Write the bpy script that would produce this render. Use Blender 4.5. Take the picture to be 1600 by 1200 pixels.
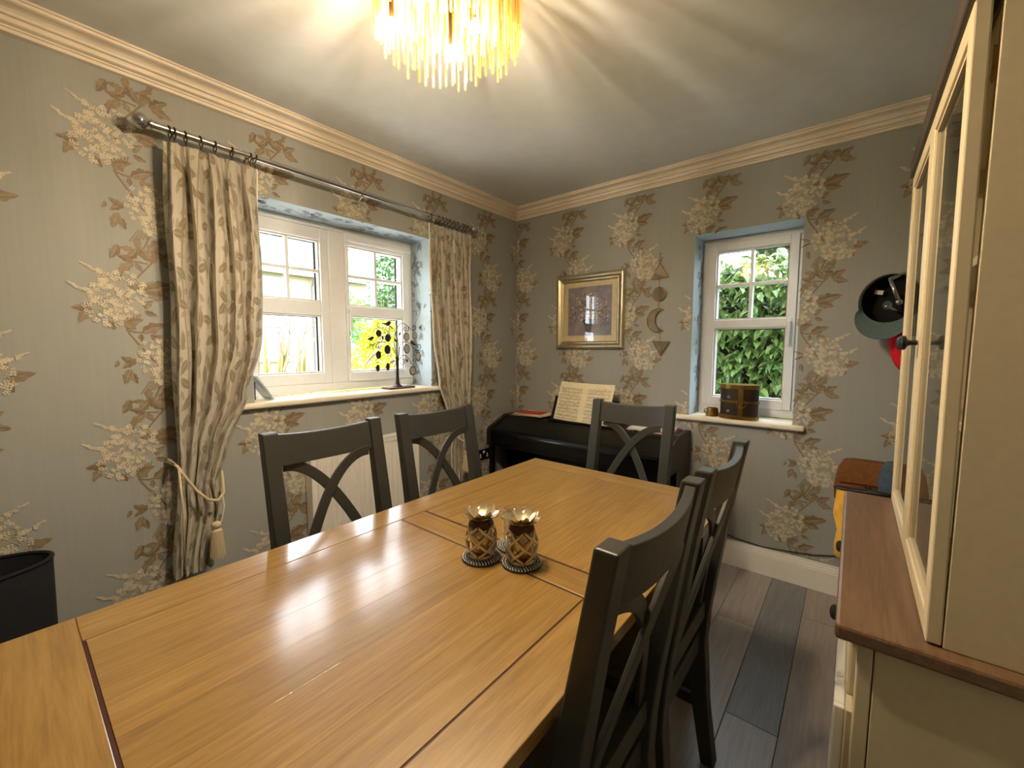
import bpy, bmesh, math, random
from mathutils import Vector, Matrix
PI = math.pi
random.seed(7)
sc = bpy.context.scene
for o in list(bpy.data.objects):
    bpy.data.objects.remove(o)
COL = sc.collection

# ------------------------------------------------------------------ camera
CAM_H = 1.3255
FPX = 652.8
YAW, PITCH = math.radians(39.275), math.radians(5.056)
cd = bpy.data.cameras.new('camera'); cd.sensor_width = 36; cd.lens = FPX / 1600 * 36
cd.clip_start = 0.02; cd.clip_end = 200
cam = bpy.data.objects.new('camera', cd); COL.objects.link(cam)
cam.location = (0, 0, CAM_H); cam.rotation_euler = (PI / 2 - PITCH, 0, YAW)
sc.camera = cam
_fw = Vector((-math.sin(YAW) * math.cos(PITCH), math.cos(YAW) * math.cos(PITCH), -math.sin(PITCH)))
_rt = Vector((math.cos(YAW), math.sin(YAW), 0)); _up = _rt.cross(_fw)

def px(x, y, X=None, Y=None, Z=None):
    """photograph pixel -> point on a real plane of the room"""
    d = _fw * FPX + _rt * (x - 800) - _up * (y - 600)
    if X is not None: s = X / d.x
    elif Y is not None: s = Y / d.y
    else: s = (Z - CAM_H) / d.z
    return Vector((d.x * s, d.y * s, CAM_H + d.z * s))

# ------------------------------------------------------------------ light, exposure
vs = sc.view_settings
vs.view_transform = 'Standard'; vs.look = 'None'; vs.gamma = 1; vs.exposure = 2.1
vs.use_curve_mapping = False
sc.cycles.use_denoising = True
sc.cycles.max_bounces = 10; sc.cycles.diffuse_bounces = 5; sc.cycles.glossy_bounces = 4
sc.cycles.transparent_max_bounces = 16; sc.cycles.transmission_bounces = 6
sc.cycles.caustics_reflective = False; sc.cycles.caustics_refractive = False
sc.cycles.sample_clamp_indirect = 6
w = bpy.data.worlds.new('sky'); sc.world = w; w.use_nodes = True
wn = w.node_tree.nodes; bg = wn['Background']
bg.inputs['Color'].default_value = (0.86, 0.93, 1.0, 1); bg.inputs['Strength'].default_value = 3.2
sd = bpy.data.lights.new('sun', 'SUN'); sd.energy = 9; sd.angle = math.radians(2); sd.color = (1, .95, .86)
sun = bpy.data.objects.new('sun', sd); COL.objects.link(sun)
sun.rotation_euler = Vector((-.04, .55, -.83)).to_track_quat('-Z', 'Y').to_euler()
BULB = 800.0

# ------------------------------------------------------------------ materials
MATS = {}
def lin(r, g, b):
    f = lambda c: ((c / 255 + .055) / 1.055) ** 2.4 if c > 10 else c / 255 / 12.92
    return (f(r), f(g), f(b), 1)

class NT:
    def __init__(s, name):
        s.m = bpy.data.materials.new(name); s.m.use_nodes = True
        s.n = s.m.node_tree.nodes; s.l = s.m.node_tree.links
        s.b = s.n['Principled BSDF']; s.out = s.n['Material Output']
    def node(s, t, **kw):
        n = s.n.new('ShaderNode' + t)
        for k, v in kw.items():
            if k in n.inputs: n.inputs[k].default_value = v
            else: setattr(n, k, v)
        return n
    def link(s, a, b): s.l.new(a, b)
    def set(s, **kw):
        for k, v in kw.items(): s.b.inputs[k.replace('_', ' ')].default_value = v
    def coord(s, kind='Object', scale=(1, 1, 1), rot=(0, 0, 0)):
        tc = s.node('TexCoord'); mp = s.node('Mapping')
        mp.inputs['Scale'].default_value = scale; mp.inputs['Rotation'].default_value = rot
        s.link(tc.outputs[kind], mp.inputs['Vector']); return mp.outputs['Vector']
    def ramp(s, fac, stops, interp='LINEAR'):
        r = s.node('ValToRGB'); e = r.color_ramp.elements; r.color_ramp.interpolation = interp
        e[0].position, e[0].color = stops[0]; e[1].position, e[1].color = stops[-1]
        for p, c in stops[1:-1]:
            q = e.new(p); q.color = c
        s.link(fac, r.inputs['Fac']); return r.outputs['Color']
    def math(s, op, a, b=None, c=None):
        n = s.node('Math', operation=op)
        for i, v in enumerate((a, b, c)):
            if v is None: continue
            if isinstance(v, (int, float)): n.inputs[i].default_value = v
            else: s.link(v, n.inputs[i])
        return n.outputs[0]
    def mix(s, fac, a, b, blend='MIX'):
        n = s.node('Mix', data_type='RGBA', blend_type=blend)
        for i, v in ((0, fac), (6, a), (7, b)):
            if isinstance(v, (int, float, tuple)): n.inputs[i].default_value = v
            else: s.link(v, n.inputs[i])
        return n.outputs[2]
    def bump(s, h, strength=.2, dist=.01):
        n = s.node('Bump'); n.inputs['Strength'].default_value = strength; n.inputs['Distance'].default_value = dist
        s.link(h, n.inputs['Height']); s.link(n.outputs[0], s.b.inputs['Normal'])

def plain(name, rgb, rough=.5, metal=0, var=.06, scale=30, bump=0, spec=None, coat=0):
    """colour with a little procedural mottling"""
    if name in MATS: return MATS[name]
    t = NT(name); c = lin(*rgb)
    nz = t.node('TexNoise', Scale=scale, Detail=4.0); t.link(t.coord(), nz.inputs['Vector'])
    lo = tuple(x * (1 - var) for x in c[:3]) + (1,); hi = tuple(min(1, x * (1 + var)) for x in c[:3]) + (1,)
    t.link(t.ramp(nz.outputs['Fac'], [(.3, lo), (.7, hi)]), t.b.inputs['Base Color'])
    t.set(Roughness=rough, Metallic=metal)
    if spec is not None: t.b.inputs['Specular IOR Level'].default_value = spec
    if coat: t.b.inputs['Coat Weight'].default_value = coat; t.b.inputs['Coat Roughness'].default_value = .15
    if bump: t.bump(nz.outputs['Fac'], bump, .004)
    MATS[name] = t.m; return t.m

def wood(name, dark, mid, light, axis='Y', rough=.35, scale=1.0, coat=.0, bump=.06, spec=.5, var=.35):
    if name in MATS: return MATS[name]
    t = NT(name)
    st = {'X': (1.1, 18, 18), 'Y': (18, 1.1, 18), 'Z': (18, 18, 1.1)}[axis]
    tc = t.node('TexCoord'); oi = t.node('ObjectInfo')
    off = t.node('VectorMath', operation='SCALE'); off.inputs['Scale'].default_value = 37.0
    cmb = t.node('CombineXYZ'); t.link(oi.outputs['Random'], cmb.inputs[0]); t.link(oi.outputs['Random'], cmb.inputs[1]); t.link(oi.outputs['Random'], cmb.inputs[2])
    t.link(cmb.outputs[0], off.inputs[0])
    add = t.node('VectorMath', operation='ADD'); t.link(tc.outputs['Object'], add.inputs[0]); t.link(off.outputs[0], add.inputs[1])
    mp = t.node('Mapping'); mp.inputs['Scale'].default_value = tuple(x * scale for x in st); t.link(add.outputs[0], mp.inputs['Vector'])
    n1 = t.node('TexNoise', Scale=1.3, Detail=6.0, Distortion=1.6); t.link(mp.outputs[0], n1.inputs['Vector'])
    n2 = t.node('TexNoise', Scale=5.0, Detail=10.0, Roughness=.75); t.link(mp.outputs[0], n2.inputs['Vector'])
    rings = t.math('PINGPONG', t.math('MULTIPLY', n1.outputs['Fac'], 9.0), 1.0)
    f = t.math('ADD', t.math('MULTIPLY', rings, .16), t.math('MULTIPLY', n2.outputs['Fac'], .86))
    col = t.ramp(f, [(.2, lin(*dark)), (.5, lin(*mid)), (.85, lin(*light))])
    val = t.math('ADD', t.math('MULTIPLY', oi.outputs['Random'], var), 1 - var / 2)
    g = t.node('CombineXYZ')
    for i in range(3): t.link(val, g.inputs[i])
    col = t.mix(1.0, col, g.outputs[0], 'MULTIPLY')
    t.link(col, t.b.inputs['Base Color'])
    t.set(Roughness=rough); t.b.inputs['Specular IOR Level'].default_value = spec
    if coat: t.b.inputs['Coat Weight'].default_value = coat; t.b.inputs['Coat Roughness'].default_value = .17; t.b.inputs['Coat IOR'].default_value = 1.7
    t.bump(n2.outputs['Fac'], bump, .004)
    MATS[name] = t.m; return t.m

def thin_glass(name, tint=(1, 1, 1, 1), rough=0.0, ior=1.5):
    if name in MATS: return MATS[name]
    t = NT(name); t.n.remove(t.b)
    lw = t.node('LayerWeight', Blend=.5); r0 = ((ior - 1) / (ior + 1)) ** 2
    refl = t.math('ADD', t.math('MULTIPLY', t.math('POWER', lw.outputs['Facing'], 5.0), 1 - r0), r0); tr = t.node('BsdfTransparent', Color=tint); gl = t.node('BsdfGlossy', Roughness=rough)
    mx = t.node('MixShader'); t.link(refl, mx.inputs[0]); t.link(tr.outputs[0], mx.inputs[1]); t.link(gl.outputs[0], mx.inputs[2])
    t.link(mx.outputs[0], t.out.inputs['Surface']); MATS[name] = t.m; return t.m

def emit(name, rgb, s):
    if name in MATS: return MATS[name]
    t = NT(name); t.set(Emission_Color=rgb + (1,), Emission_Strength=s); t.b.inputs['Base Color'].default_value = rgb + (1,)
    MATS[name] = t.m; return t.m

PAPER = (160, 162, 158)
def wallpaper():
    t = NT('wallpaper ground')
    v = t.coord('Object', (1, 1, 1))
    wv = t.node('TexNoise', Scale=1.0, Detail=3.0); mp = t.node('Mapping'); mp.inputs['Scale'].default_value = (90, 90, 3); t.link(v, mp.inputs[0]); t.link(mp.outputs[0], wv.inputs['Vector'])
    n = t.node('TexNoise', Scale=2.0, Detail=2.0); t.link(v, n.inputs['Vector'])
    c = lin(*PAPER)
    a = t.ramp(wv.outputs['Fac'], [(.3, tuple(x * .975 for x in c[:3]) + (1,)), (.7, tuple(x * 1.02 for x in c[:3]) + (1,))])
    t.link(a, t.b.inputs['Base Color']); t.set(Roughness=.62)
    t.b.inputs['Specular IOR Level'].default_value = .3
    t.bump(wv.outputs['Fac'], .08, .002); return t.m
M_PAPER = wallpaper()
M_CEIL = plain('ceiling paint', (218, 222, 222), .85, var=.03, scale=12, bump=.03)
M_TRIM = plain('cornice paint', (232, 222, 205), .5, var=.03)
M_WHITE = plain('white gloss paint', (236, 232, 224), .35, var=.02)
M_UPVC = plain('white plastic frame', (230, 232, 234), .3, var=.02)
M_SILL = plain('cream sill paint', (236, 228, 208), .35, var=.03)
M_REVEAL = plain('daylit reveal paper', (176, 190, 198), .7, var=.03)  # the wall paper again, cool window light put into its colour
M_GREY = plain('charcoal paint', (53, 53, 48), .42, var=.10, scale=60, bump=.02)
M_OAK = wood('oak', (112, 80, 30), (148, 112, 50), (174, 140, 76), 'Y', rough=.4, coat=.9, var=.15)
M_OAKX = wood('oak cross', (112, 80, 30), (148, 112, 50), (174, 140, 76), 'X', rough=.4, coat=.9, var=.2)
M_GROOVE = plain('dark groove', (64, 26, 12), .6)
M_BLACKP = plain('black piano', (9, 8, 8), .3, var=.1, spec=.35)
M_CHROME = plain('brushed nickel', (196, 196, 196), .16, 1.0, var=.05)
M_BRONZE = plain('dark bronze', (64, 48, 38), .4, .7)
M_GOLD = plain('antique gold', (212, 176, 112), .28, .9, var=.12, scale=40)
M_BRASS = plain('aged brass', (150, 116, 58), .3, .9, var=.25, scale=40)
M_GLASS = thin_glass('window glass')
M_CABGLASS = thin_glass('cabinet glass', (.72, .74, .74, 1), .01, 1.55)
M_CAB = plain('cabinet paint', (206, 192, 160), .5, var=.03, scale=80, bump=.02)
M_CABWOOD = wood('cabinet wood', (84, 62, 42), (112, 85, 60), (134, 105, 77), 'Y', rough=.38, coat=.1, var=.1)
M_CABTOP = wood('cabinet top wood', (52, 44, 38), (68, 58, 50), (84, 72, 62), 'Y', rough=.5, var=.05)

# ------------------------------------------------------------------ mesh helpers
class MB:
    """collects polygons; build() links them as one mesh object"""
    def __init__(s): s.v = []; s.f = []; s.mi = []
    def add(s, vs_, fs_, m=0):
        n = len(s.v); s.v += [tuple(p) for p in vs_]
        for f in fs_: s.f.append(tuple(i + n for i in f)); s.mi.append(m)
        return s
    def box(s, x0, x1, y0, y1, z0, z1, m=0):
        v = [(x0, y0, z0), (x1, y0, z0), (x1, y1, z0), (x0, y1, z0), (x0, y0, z1), (x1, y0, z1), (x1, y1, z1), (x0, y1, z1)]
        return s.add(v, [(3, 2, 1, 0), (4, 5, 6, 7), (0, 1, 5, 4), (1, 2, 6, 5), (2, 3, 7, 6), (3, 0, 4, 7)], m)
    def obox(s, c, ax, m=0):
        """box from centre and three half-axis vectors"""
        c = Vector(c); a, b, d = [Vector(q) for q in ax]
        v = [c - a - b - d, c + a - b - d, c + a + b - d, c - a + b - d, c - a - b + d, c + a - b + d, c + a + b + d, c - a + b + d]
        return s.add(v, [(3, 2, 1, 0), (4, 5, 6, 7), (0, 1, 5, 4), (1, 2, 6, 5), (2, 3, 7, 6), (3, 0, 4, 7)], m)
    def sections(s, secs, closed=False, cap=True, m=0):
        """loft through rings of equal length"""
        n = len(secs[0]); v = [p for r in secs for p in r]; f = []
        R = len(secs)
        for i in range(R if closed else R - 1):
            j = (i + 1) % R
            for k in range(n):
                l = (k + 1) % n
                f.append((i * n + k, i * n + l, j * n + l, j * n + k))
        if cap and not closed:
            f.append(tuple(reversed(range(n)))); f.append(tuple((R - 1) * n + k for k in range(n)))
        return s.add(v, f, m)
    def tube(s, pts, r, seg=8, closed=False, cap=True, m=0):
        pts = [Vector(p) for p in pts]; n = len(pts); secs = []
        rr = r if isinstance(r, (list, tuple)) else [r] * n
        prev = None
        for i, p in enumerate(pts):
            a = pts[(i - 1) % n] if (closed or i > 0) else p
            b = pts[(i + 1) % n] if (closed or i < n - 1) else p
            t = (b - a)
            t = t.normalized() if t.length > 1e-9 else Vector((0, 0, 1))
            if prev is None:
                u = t.orthogonal().normalized()
            else:
                u = prev - t * prev.dot(t)
                u = u.normalized() if u.length > 1e-6 else t.orthogonal().normalized()
            prev = u; q = t.cross(u)
            secs.append([p + (u * math.cos(2 * PI * k / seg) + q * math.sin(2 * PI * k / seg)) * rr[i] for k in range(seg)])
        return s.sections(secs, closed, cap, m)
    def lathe(s, prof, c=(0, 0, 0), seg=24, m=0, axis='Z', cap=True):
        c = Vector(c); secs = []
        for r, z in prof:
            ring = []
            for k in range(seg):
                a = 2 * PI * k / seg; u, w_ = math.cos(a) * r, math.sin(a) * r
                q = {'Z': (u, w_, z), 'Y': (u, z, -w_), 'X': (z, u, w_)}[axis]
                ring.append(c + Vector(q))
            secs.append(ring)
        return s.sections(secs, False, cap, m)
    def prism(s, outline, a, b, m=0):
        """outline: list of points; extruded by vector b-a"""
        d = Vector(b) - Vector(a); n = len(outline)
        v = [Vector(p) + Vector(a) for p in outline] + [Vector(p) + Vector(a) + d for p in outline]
        f = [tuple(reversed(range(n))), tuple(range(n, 2 * n))] + [(k, (k + 1) % n, n + (k + 1) % n, n + k) for k in range(n)]
        return s.add(v, f, m)
    def ball(s, c, r, seg=12, rings=8, sc_=(1, 1, 1), m=0):
        c = Vector(c); secs = []
        for i in range(rings + 1):
            a = -PI / 2 + PI * i / rings; a = max(-PI / 2 + .02, min(PI / 2 - .02, a))
            secs.append([c + Vector((math.cos(a) * math.cos(2 * PI * k / seg) * r * sc_[0], math.cos(a) * math.sin(2 * PI * k / seg) * r * sc_[1], math.sin(a) * r * sc_[2])) for k in range(seg)])
        return s.sections(secs, False, True, m)
    def build(s, name, mat, parent=None, smooth=False, bevel=0, origin=None, seg=2, solid=0, flip=True):
        me = bpy.data.meshes.new(name)
        off = Vector((0, 0, 0))
        if parent is not None and origin is None:
            q = parent
            while q is not None: off += q.location; q = q.parent
        elif origin is not None: off = Vector(origin)
        me.from_pydata([tuple(Vector(p) - off) for p in s.v], [], s.f)
        for mm in (mat if isinstance(mat, (list, tuple)) else [mat]): me.materials.append(mm)
        if isinstance(mat, (list, tuple)):
            me.polygons.foreach_set('material_index', s.mi)
        if flip:
            bm = bmesh.new(); bm.from_mesh(me); bmesh.ops.recalc_face_normals(bm, faces=bm.faces); bm.to_mesh(me); bm.free()
        if smooth:
            me.polygons.foreach_set('use_smooth', [True] * len(me.polygons))
        me.update()
        o = bpy.data.objects.new(name, me); COL.objects.link(o)
        if smooth == 'auto':
            me.set_sharp_from_angle(angle=math.radians(38))
        if parent is not None: o.parent = parent
        elif origin is not None: o.location = off
        if bevel:
            b = o.modifiers.new('bevel', 'BEVEL'); b.width = bevel; b.segments = seg; b.limit_method = 'ANGLE'; b.angle_limit = math.radians(40)
        if solid:
            b = o.modifiers.new('solid', 'SOLIDIFY'); b.thickness = solid; b.offset = 0
        return o

def tag(o, label, cat, group=None):
    o['label'] = label; o['category'] = cat
    if group: o['group'] = group
    return o
def thing(name, label, cat, loc=(0, 0, 0), rz=0, group=None):
    o = bpy.data.objects.new(name, None); COL.objects.link(o); o.location = loc; o.rotation_euler = (0, 0, rz)
    o.empty_display_size = .1
    return tag(o, label, cat, group)
def struct(o): o['kind'] = 'structure'; return o
def stuff(o): o['kind'] = 'stuff'; return o
def box_o(name, mat, b, parent=None, bevel=.002, **k): return MB().box(*b).build(name, mat, parent, bevel=bevel, **k)
def share(src, name, parent, loc, rot=(0, 0, 0), scale=(1, 1, 1)):
    o = src.copy(); o.name = name; COL.objects.link(o); o.parent = parent; o.location = loc; o.rotation_euler = rot; o.scale = scale; return o
def copy_tree(o, parent=None):
    c = o.copy(); COL.objects.link(c); c.parent = parent
    for ch in list(o.children): copy_tree(ch, c)
    return c

# ------------------------------------------------------------------ room shell
XL, YF = -2.206, 2.75
XR, YB = 0.66, -1.7
ZC = 2.424
T = .34
WIN1 = (0.755, 1.84, 1.045, 2.035)       # y0 y1 z0 z1 in the left wall
WIN2 = (-0.797, -0.243, 0.875, 2.008)    # x0 x1 z0 z1 in the far wall
floor = struct(MB().box(XL - T, XR + T, YB - T, YF + T, -.12, -.012).build('floor', plain('screed', (60, 56, 54), .9)))
ceiling = struct(MB().box(XL - T, XR + T, YB - T, YF + T, ZC, ZC + .25).build('ceiling', M_CEIL))
y0, y1, z0, z1 = WIN1
wl = MB()
wl.box(XL - T, XL, YB - T, y0, 0, ZC); wl.box(XL - T, XL, y1, YF + T, 0, ZC)
wl.box(XL - T, XL, y0, y1, 0, z0); wl.box(XL - T, XL, y0, y1, z1, ZC)
wall_left = struct(wl.build('wall_left', M_PAPER))
x0, x1, z0, z1 = WIN2
wf = MB()
wf.box(XL, x0, YF, YF + T, 0, ZC); wf.box(x1, XR + T, YF, YF + T, 0, ZC)
wf.box(x0, x1, YF, YF + T, 0, z0); wf.box(x0, x1, YF, YF + T, z1, ZC)
wall_far = struct(wf.build('wall_far', M_PAPER))
wall_right = struct(MB().box(XR, XR + T, YB - T, YF, 0, ZC).build('wall_right', M_PAPER))
struct(MB().box(XL - T, XR + 3.0, YB - 4.0, YF + T, ZC + .251, 5.0).build('sun_block_storey', plain('sun block brick', (176, 130, 108), .9)))  # unseen block added overhead to keep sun and sky off the hedge
wall_back = struct(MB().box(XL, XR, YB - T, YB, 0, ZC).build('wall_back', M_PAPER))

# floor planks, each its own piece
PLM = [wood('grey laminate %d' % i, d, m, l, 'Y', rough=.34, scale=.9, coat=0, bump=.05, spec=.5, var=.12) for i, (d, m, l) in enumerate([
    ((126, 118, 114), (148, 140, 135), (168, 160, 154)), ((102, 103, 108), (122, 123, 128), (140, 141, 146)),
    ((142, 136, 130), (164, 158, 152), (184, 178, 171)), ((132, 122, 114), (153, 142, 134), (170, 159, 150))])]
PW = .164
fixed = {-3: [(2.175, 0, 2)], -2: [(1.59, 1, 2)], -1: [(2.42, 3, 3)]}  # nearer planks take the paler tone, window sheen put into colour
ci = 0; c = -14
def plank(xa, xb, ya, yb, mat):
    if yb - ya < .02: return
    box_o('plank', PLM[mat], (xa + .0009, xb - .0009, ya + .0009, yb - .0009, -.012, 0), floor, bevel=.0012)
XA = -.130 + PW * 0
for k in range(-13, 6):
    xa = -.130 + PW * (k + 1); xb = xa + PW
    xa_, xb_ = max(xa, XL + .001), min(xb, XR - .001)
    if xb_ <= xa_: continue
    j, m_hi, m_lo = fixed.get(k, [(YB + random.random() * 1.2 + 1.2, random.randrange(4), random.randrange(4))])[0]
    cuts = [j]
    while cuts[-1] + 1.22 < YF: cuts.append(cuts[-1] + 1.22)
    while cuts[0] - 1.22 > YB: cuts.insert(0, cuts[0] - 1.22)
    ed = [YB + .001] + cuts + [YF - .001]
    for a, b in zip(ed[:-1], ed[1:]):
        mt = m_hi if abs(a - j) < 1e-6 else (m_lo if abs(b - j) < 1e-6 else random.randrange(4))
        plank(xa_, xb_, a, b, mt)

# baseboards and cornices: moulded profiles with mitred ends
def run(name, prof, side, mat):
    """prof: (distance from wall, z); side: which wall"""
    secs = []
    for e in (0, 1):
        ring = []
        for d, z in prof:
            if side == 'left': p = (XL + d, (YB + d) if e == 0 else (YF - d), z)
            elif side == 'right': p = (XR - d, (YB + d) if e == 0 else (YF - d), z)
            elif side == 'far': p = ((XL + d) if e == 0 else (XR - d), YF - d, z)
            else: p = ((XL + d) if e == 0 else (XR - d), YB + d, z)
            ring.append(p)
        secs.append(ring)
    o = MB().sections(secs).build(name, mat); return struct(o)
BP = [(.0005, .001), (.018, .001), (.018, .112), (.016, .118), (.016, .124), (.013, .13), (.011, .14), (.008, .146), (.007, .156), (.0005, .157)]
for s_, n in (('left', 'baseboard_left'), ('far', 'baseboard_far'), ('right', 'baseboard_right'), ('back', 'baseboard_back')): run(n, BP, s_, M_WHITE)
CP = [(.0005, ZC - .001), (.106, ZC - .001), (.106, ZC - .008), (.098, ZC - .008), (.098, ZC - .012), (.103, ZC - .013), (.101, ZC - .019), (.093, ZC - .022), (.080, ZC - .0225), (.068, ZC - .026), (.060, ZC - .033), (.056, ZC - .041), (.042, ZC - .041), (.042, ZC - .050),
      (.046, ZC - .051), (.044, ZC - .057), (.036, ZC - .060), (.026, ZC - .060), (.025, ZC - .066), (.018, ZC - .067), (.018, ZC - .070), (.021, ZC - .071), (.019, ZC - .079), (.0005, ZC - .080)]
for s_, n in (('left', 'trim_1'), ('far', 'trim_2'), ('right', 'trim_3'), ('back', 'trim_4')): run(n, CP, s_, M_TRIM)

# ------------------------------------------------------------------ wallpaper print (flat floral trail), child of its wall
PM = [plain('print leaf dark', (126, 108, 80), .6, var=.2, scale=60), plain('print leaf', (142, 126, 100), .6, var=.2, scale=60),
      plain('print stem', (132, 114, 88), .6), plain('print blossom', (214, 205, 182), .6, var=.08, scale=90),
      plain('print blossom shade', (180, 172, 152), .6, var=.1, scale=90), plain('print blossom haze', (162, 159, 149), .6, var=.05, scale=50)]
rm = random.Random(3)
MOTIF = []                                                      # (list of 2-D points, material)
def _leaf(ax, ay, bx, by, w_=.28, m=0):
    a = Vector((ax, ay)); b = Vector((bx, by)); d = b - a; L = d.length; n = Vector((-d.y, d.x)) / L
    bend = rm.uniform(-.12, .12) * L
    N = 6; ctr = [a + d * (i / N) + n * bend * math.sin(PI * i / N) for i in range(N + 1)]
    wd = [L * w_ * .5 * (math.sin(PI * (i / N) ** .8)) * (1.22 if i % 2 else .82) for i in range(N + 1)]
    for s_ in (1, -1):
        pts = [ctr[i] + n * s_ * (wd[i] * .08) for i in range(N + 1)] + [ctr[i] + n * s_ * wd[i] for i in range(N - 1, 0, -1)]
        if s_ < 0: pts.reverse()
        MOTIF.append((pts, m if s_ > 0 else 1))
def _stroke(pts, w0, w1, m=2):
    pts = [Vector(p) for p in pts]; L_, R_ = [], []
    for i, p in enumerate(pts):
        d = (pts[min(i + 1, len(pts) - 1)] - pts[max(i - 1, 0)]).normalized(); n = Vector((-d.y, d.x)); w_ = w0 + (w1 - w0) * i / (len(pts) - 1)
        L_.append(p + n * w_ / 2); R_.append(p - n * w_ / 2)
    for i in range(len(pts) - 1): MOTIF.append(([L_[i], L_[i + 1], R_[i + 1], R_[i]], m))
def _floret(x, y, r, m):
    a0 = rm.random() * 6
    for k in range(4):
        a = a0 + k * PI / 2
        c_ = Vector((x, y)); u = Vector((math.cos(a), math.sin(a))); n = Vector((-u.y, u.x))
        MOTIF.append(([c_ + u * r * .15, c_ + u * r * .65 - n * r * .42, c_ + u * r * 1.05, c_ + u * r * .65 + n * r * .42], m))
def _cluster(cx, cy, sgn):
    # hazy ground, then florets packed into a tapering panicle with two wispy tips
    for k in range(34):
        a = rm.random() * 2 * PI; r = .082 * math.sqrt(rm.random()); x, y = cx + r * math.cos(a) * .95, cy + r * math.sin(a) * 1.15
        q = rm.uniform(.012, .022); n = 7; p0 = rm.random()
        MOTIF.append(([Vector((x + q * math.cos(p0 + 2 * PI * i / n), y + q * math.sin(p0 + 2 * PI * i / n))) for i in range(n)], 5))
    for k in range(200):
        a = rm.random() * 2 * PI; r = math.sqrt(rm.random())
        x = .088 * r * math.cos(a); y = .105 * r * math.sin(a); x += -sgn * .25 * y
        _floret(cx + x, cy + y, rm.uniform(.0062, .0098), 3 if rm.random() < .62 else 4)
    for bx, by, tx, ty in ((.03, .085, .09, .125), (.075, .02, .125, .05)):
        for k in range(14):
            t = k / 13; _floret(cx + sgn * (bx + (tx - bx) * t) + rm.uniform(-.012, .012) * (1 - t), cy + by + (ty - by) * t + rm.uniform(-.01, .01) * (1 - t), .008 - .004 * t, 3)
K = 1 / 1176.0
def g(x, y): return ((x - 310) * K, (380 - y) * K)
def stem(*p): _stroke([g(*q) for q in p], .007, .005)
def lf(x, y, X, Y, w_=.46, m=0): _leaf(*g(x, y), *g(X, Y), w_, m)
stem((455, 190), (425, 230), (390, 275), (365, 320), (345, 400)); stem((335, 490), (345, 535), (372, 580), (405, 630), (440, 690)); stem((450, 770), (420, 840), (385, 885), (345, 940), (325, 1000))
stem((440, 200), (470, 140), (480, 90)); stem((335, 520), (370, 530), (440, 530)); stem((400, 850), (350, 860)); stem((410, 340), (370, 330)); stem((430, 850), (470, 860))
stem((430, 210), (380, 205)); stem((360, 660), (330, 655))
for q in [(410, 338, 535, 300), (415, 345, 500, 365), (400, 335, 445, 288), (405, 330, 350, 320), (408, 420, 442, 378), (405, 430, 452, 448),
          (380, 208, 325, 185), (378, 212, 318, 262), (385, 210, 410, 250), (450, 205, 470, 150), (475, 195, 545, 150), (480, 195, 560, 222), (440, 195, 400, 130),
          (232, 435, 165, 428), (230, 440, 185, 495), (265, 480, 300, 520), (335, 490, 400, 470), (330, 500, 372, 515, .5),
          (390, 530, 480, 490), (385, 535, 390, 575), (420, 540, 485, 575), (365, 665, 310, 640), (362, 668, 312, 695), (350, 720, 362, 770), (340, 700, 318, 770),
          (560, 735, 640, 705), (565, 745, 575, 780), (555, 740, 600, 720), (400, 850, 398, 790), (430, 850, 500, 780, .45), (440, 855, 500, 885), (395, 850, 350, 900, .5), (380, 850, 335, 850), (330, 840, 300, 905),
          (300, 660, 285, 690)]: lf(*q, m=rm.choice((0, 0, 1)))
for i in range(6): _stroke([g(430 - 12 * i, 800 + 4 * i), g(445 - 8 * i, 760)], .004, .003); _stroke([g(330 + 12 * i, 470 - 5 * i), g(345 + 4 * i, 510)], .004, .003)
_cluster(0.0, 0.0, -1); _cluster(.140, -.255, 1)
PER_X, PER_Z = .5, .597
PU = .5
def print_on(name, parent, to3d, u0, u1, ua, z_a, hole, zlo, zhi, extra=None, cells=None):
    mb = MB()
    lay = {5: .0005, 4: .0026, 3: .0032, 2: .0011, 1: .0016, 0: .0021}
    c0 = int(math.floor((u0 - ua) / PER_X)) - 1; c1 = int(math.ceil((u1 - ua) / PER_X)) + 1
    for ci in range(c0, c1 + 1):
        for ri in range(-5, 2):
            ou, oz = ua + ci * PER_X, z_a + ri * PER_Z
            for mi_, (pts, m) in enumerate(MOTIF):
                q = [(ou + p.x, oz + p.y) for p in pts]
                cu = sum(p[0] for p in q) / len(q); cz = sum(p[1] for p in q) / len(q)
                if not (u0 + .012 < cu < u1 - .012 and zlo + .01 < cz < zhi - .008): continue
                if hole and hole[0] - .008 < cu < hole[1] + .008 and hole[2] - .008 < cz < hole[3] + .008: continue
                mb.add([to3d(u, z, lay[m] + (mi_ % 120) * 4e-6) for u, z in q], [tuple(range(len(q)))], m)
    o = mb.build(name, PM, parent, flip=False); return stuff(o)
print_on('wallpaper_print', wall_left, lambda u, z, d: (XL + d, u, z), -1.2, YF, .297, 2.108, WIN1, .16, ZC - .08)
print_on('wallpaper_print', wall_far, lambda u, z, d: (u, YF - d, z), XL, XR, -.256, 2.120, WIN2, .16, ZC - .08)

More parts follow.
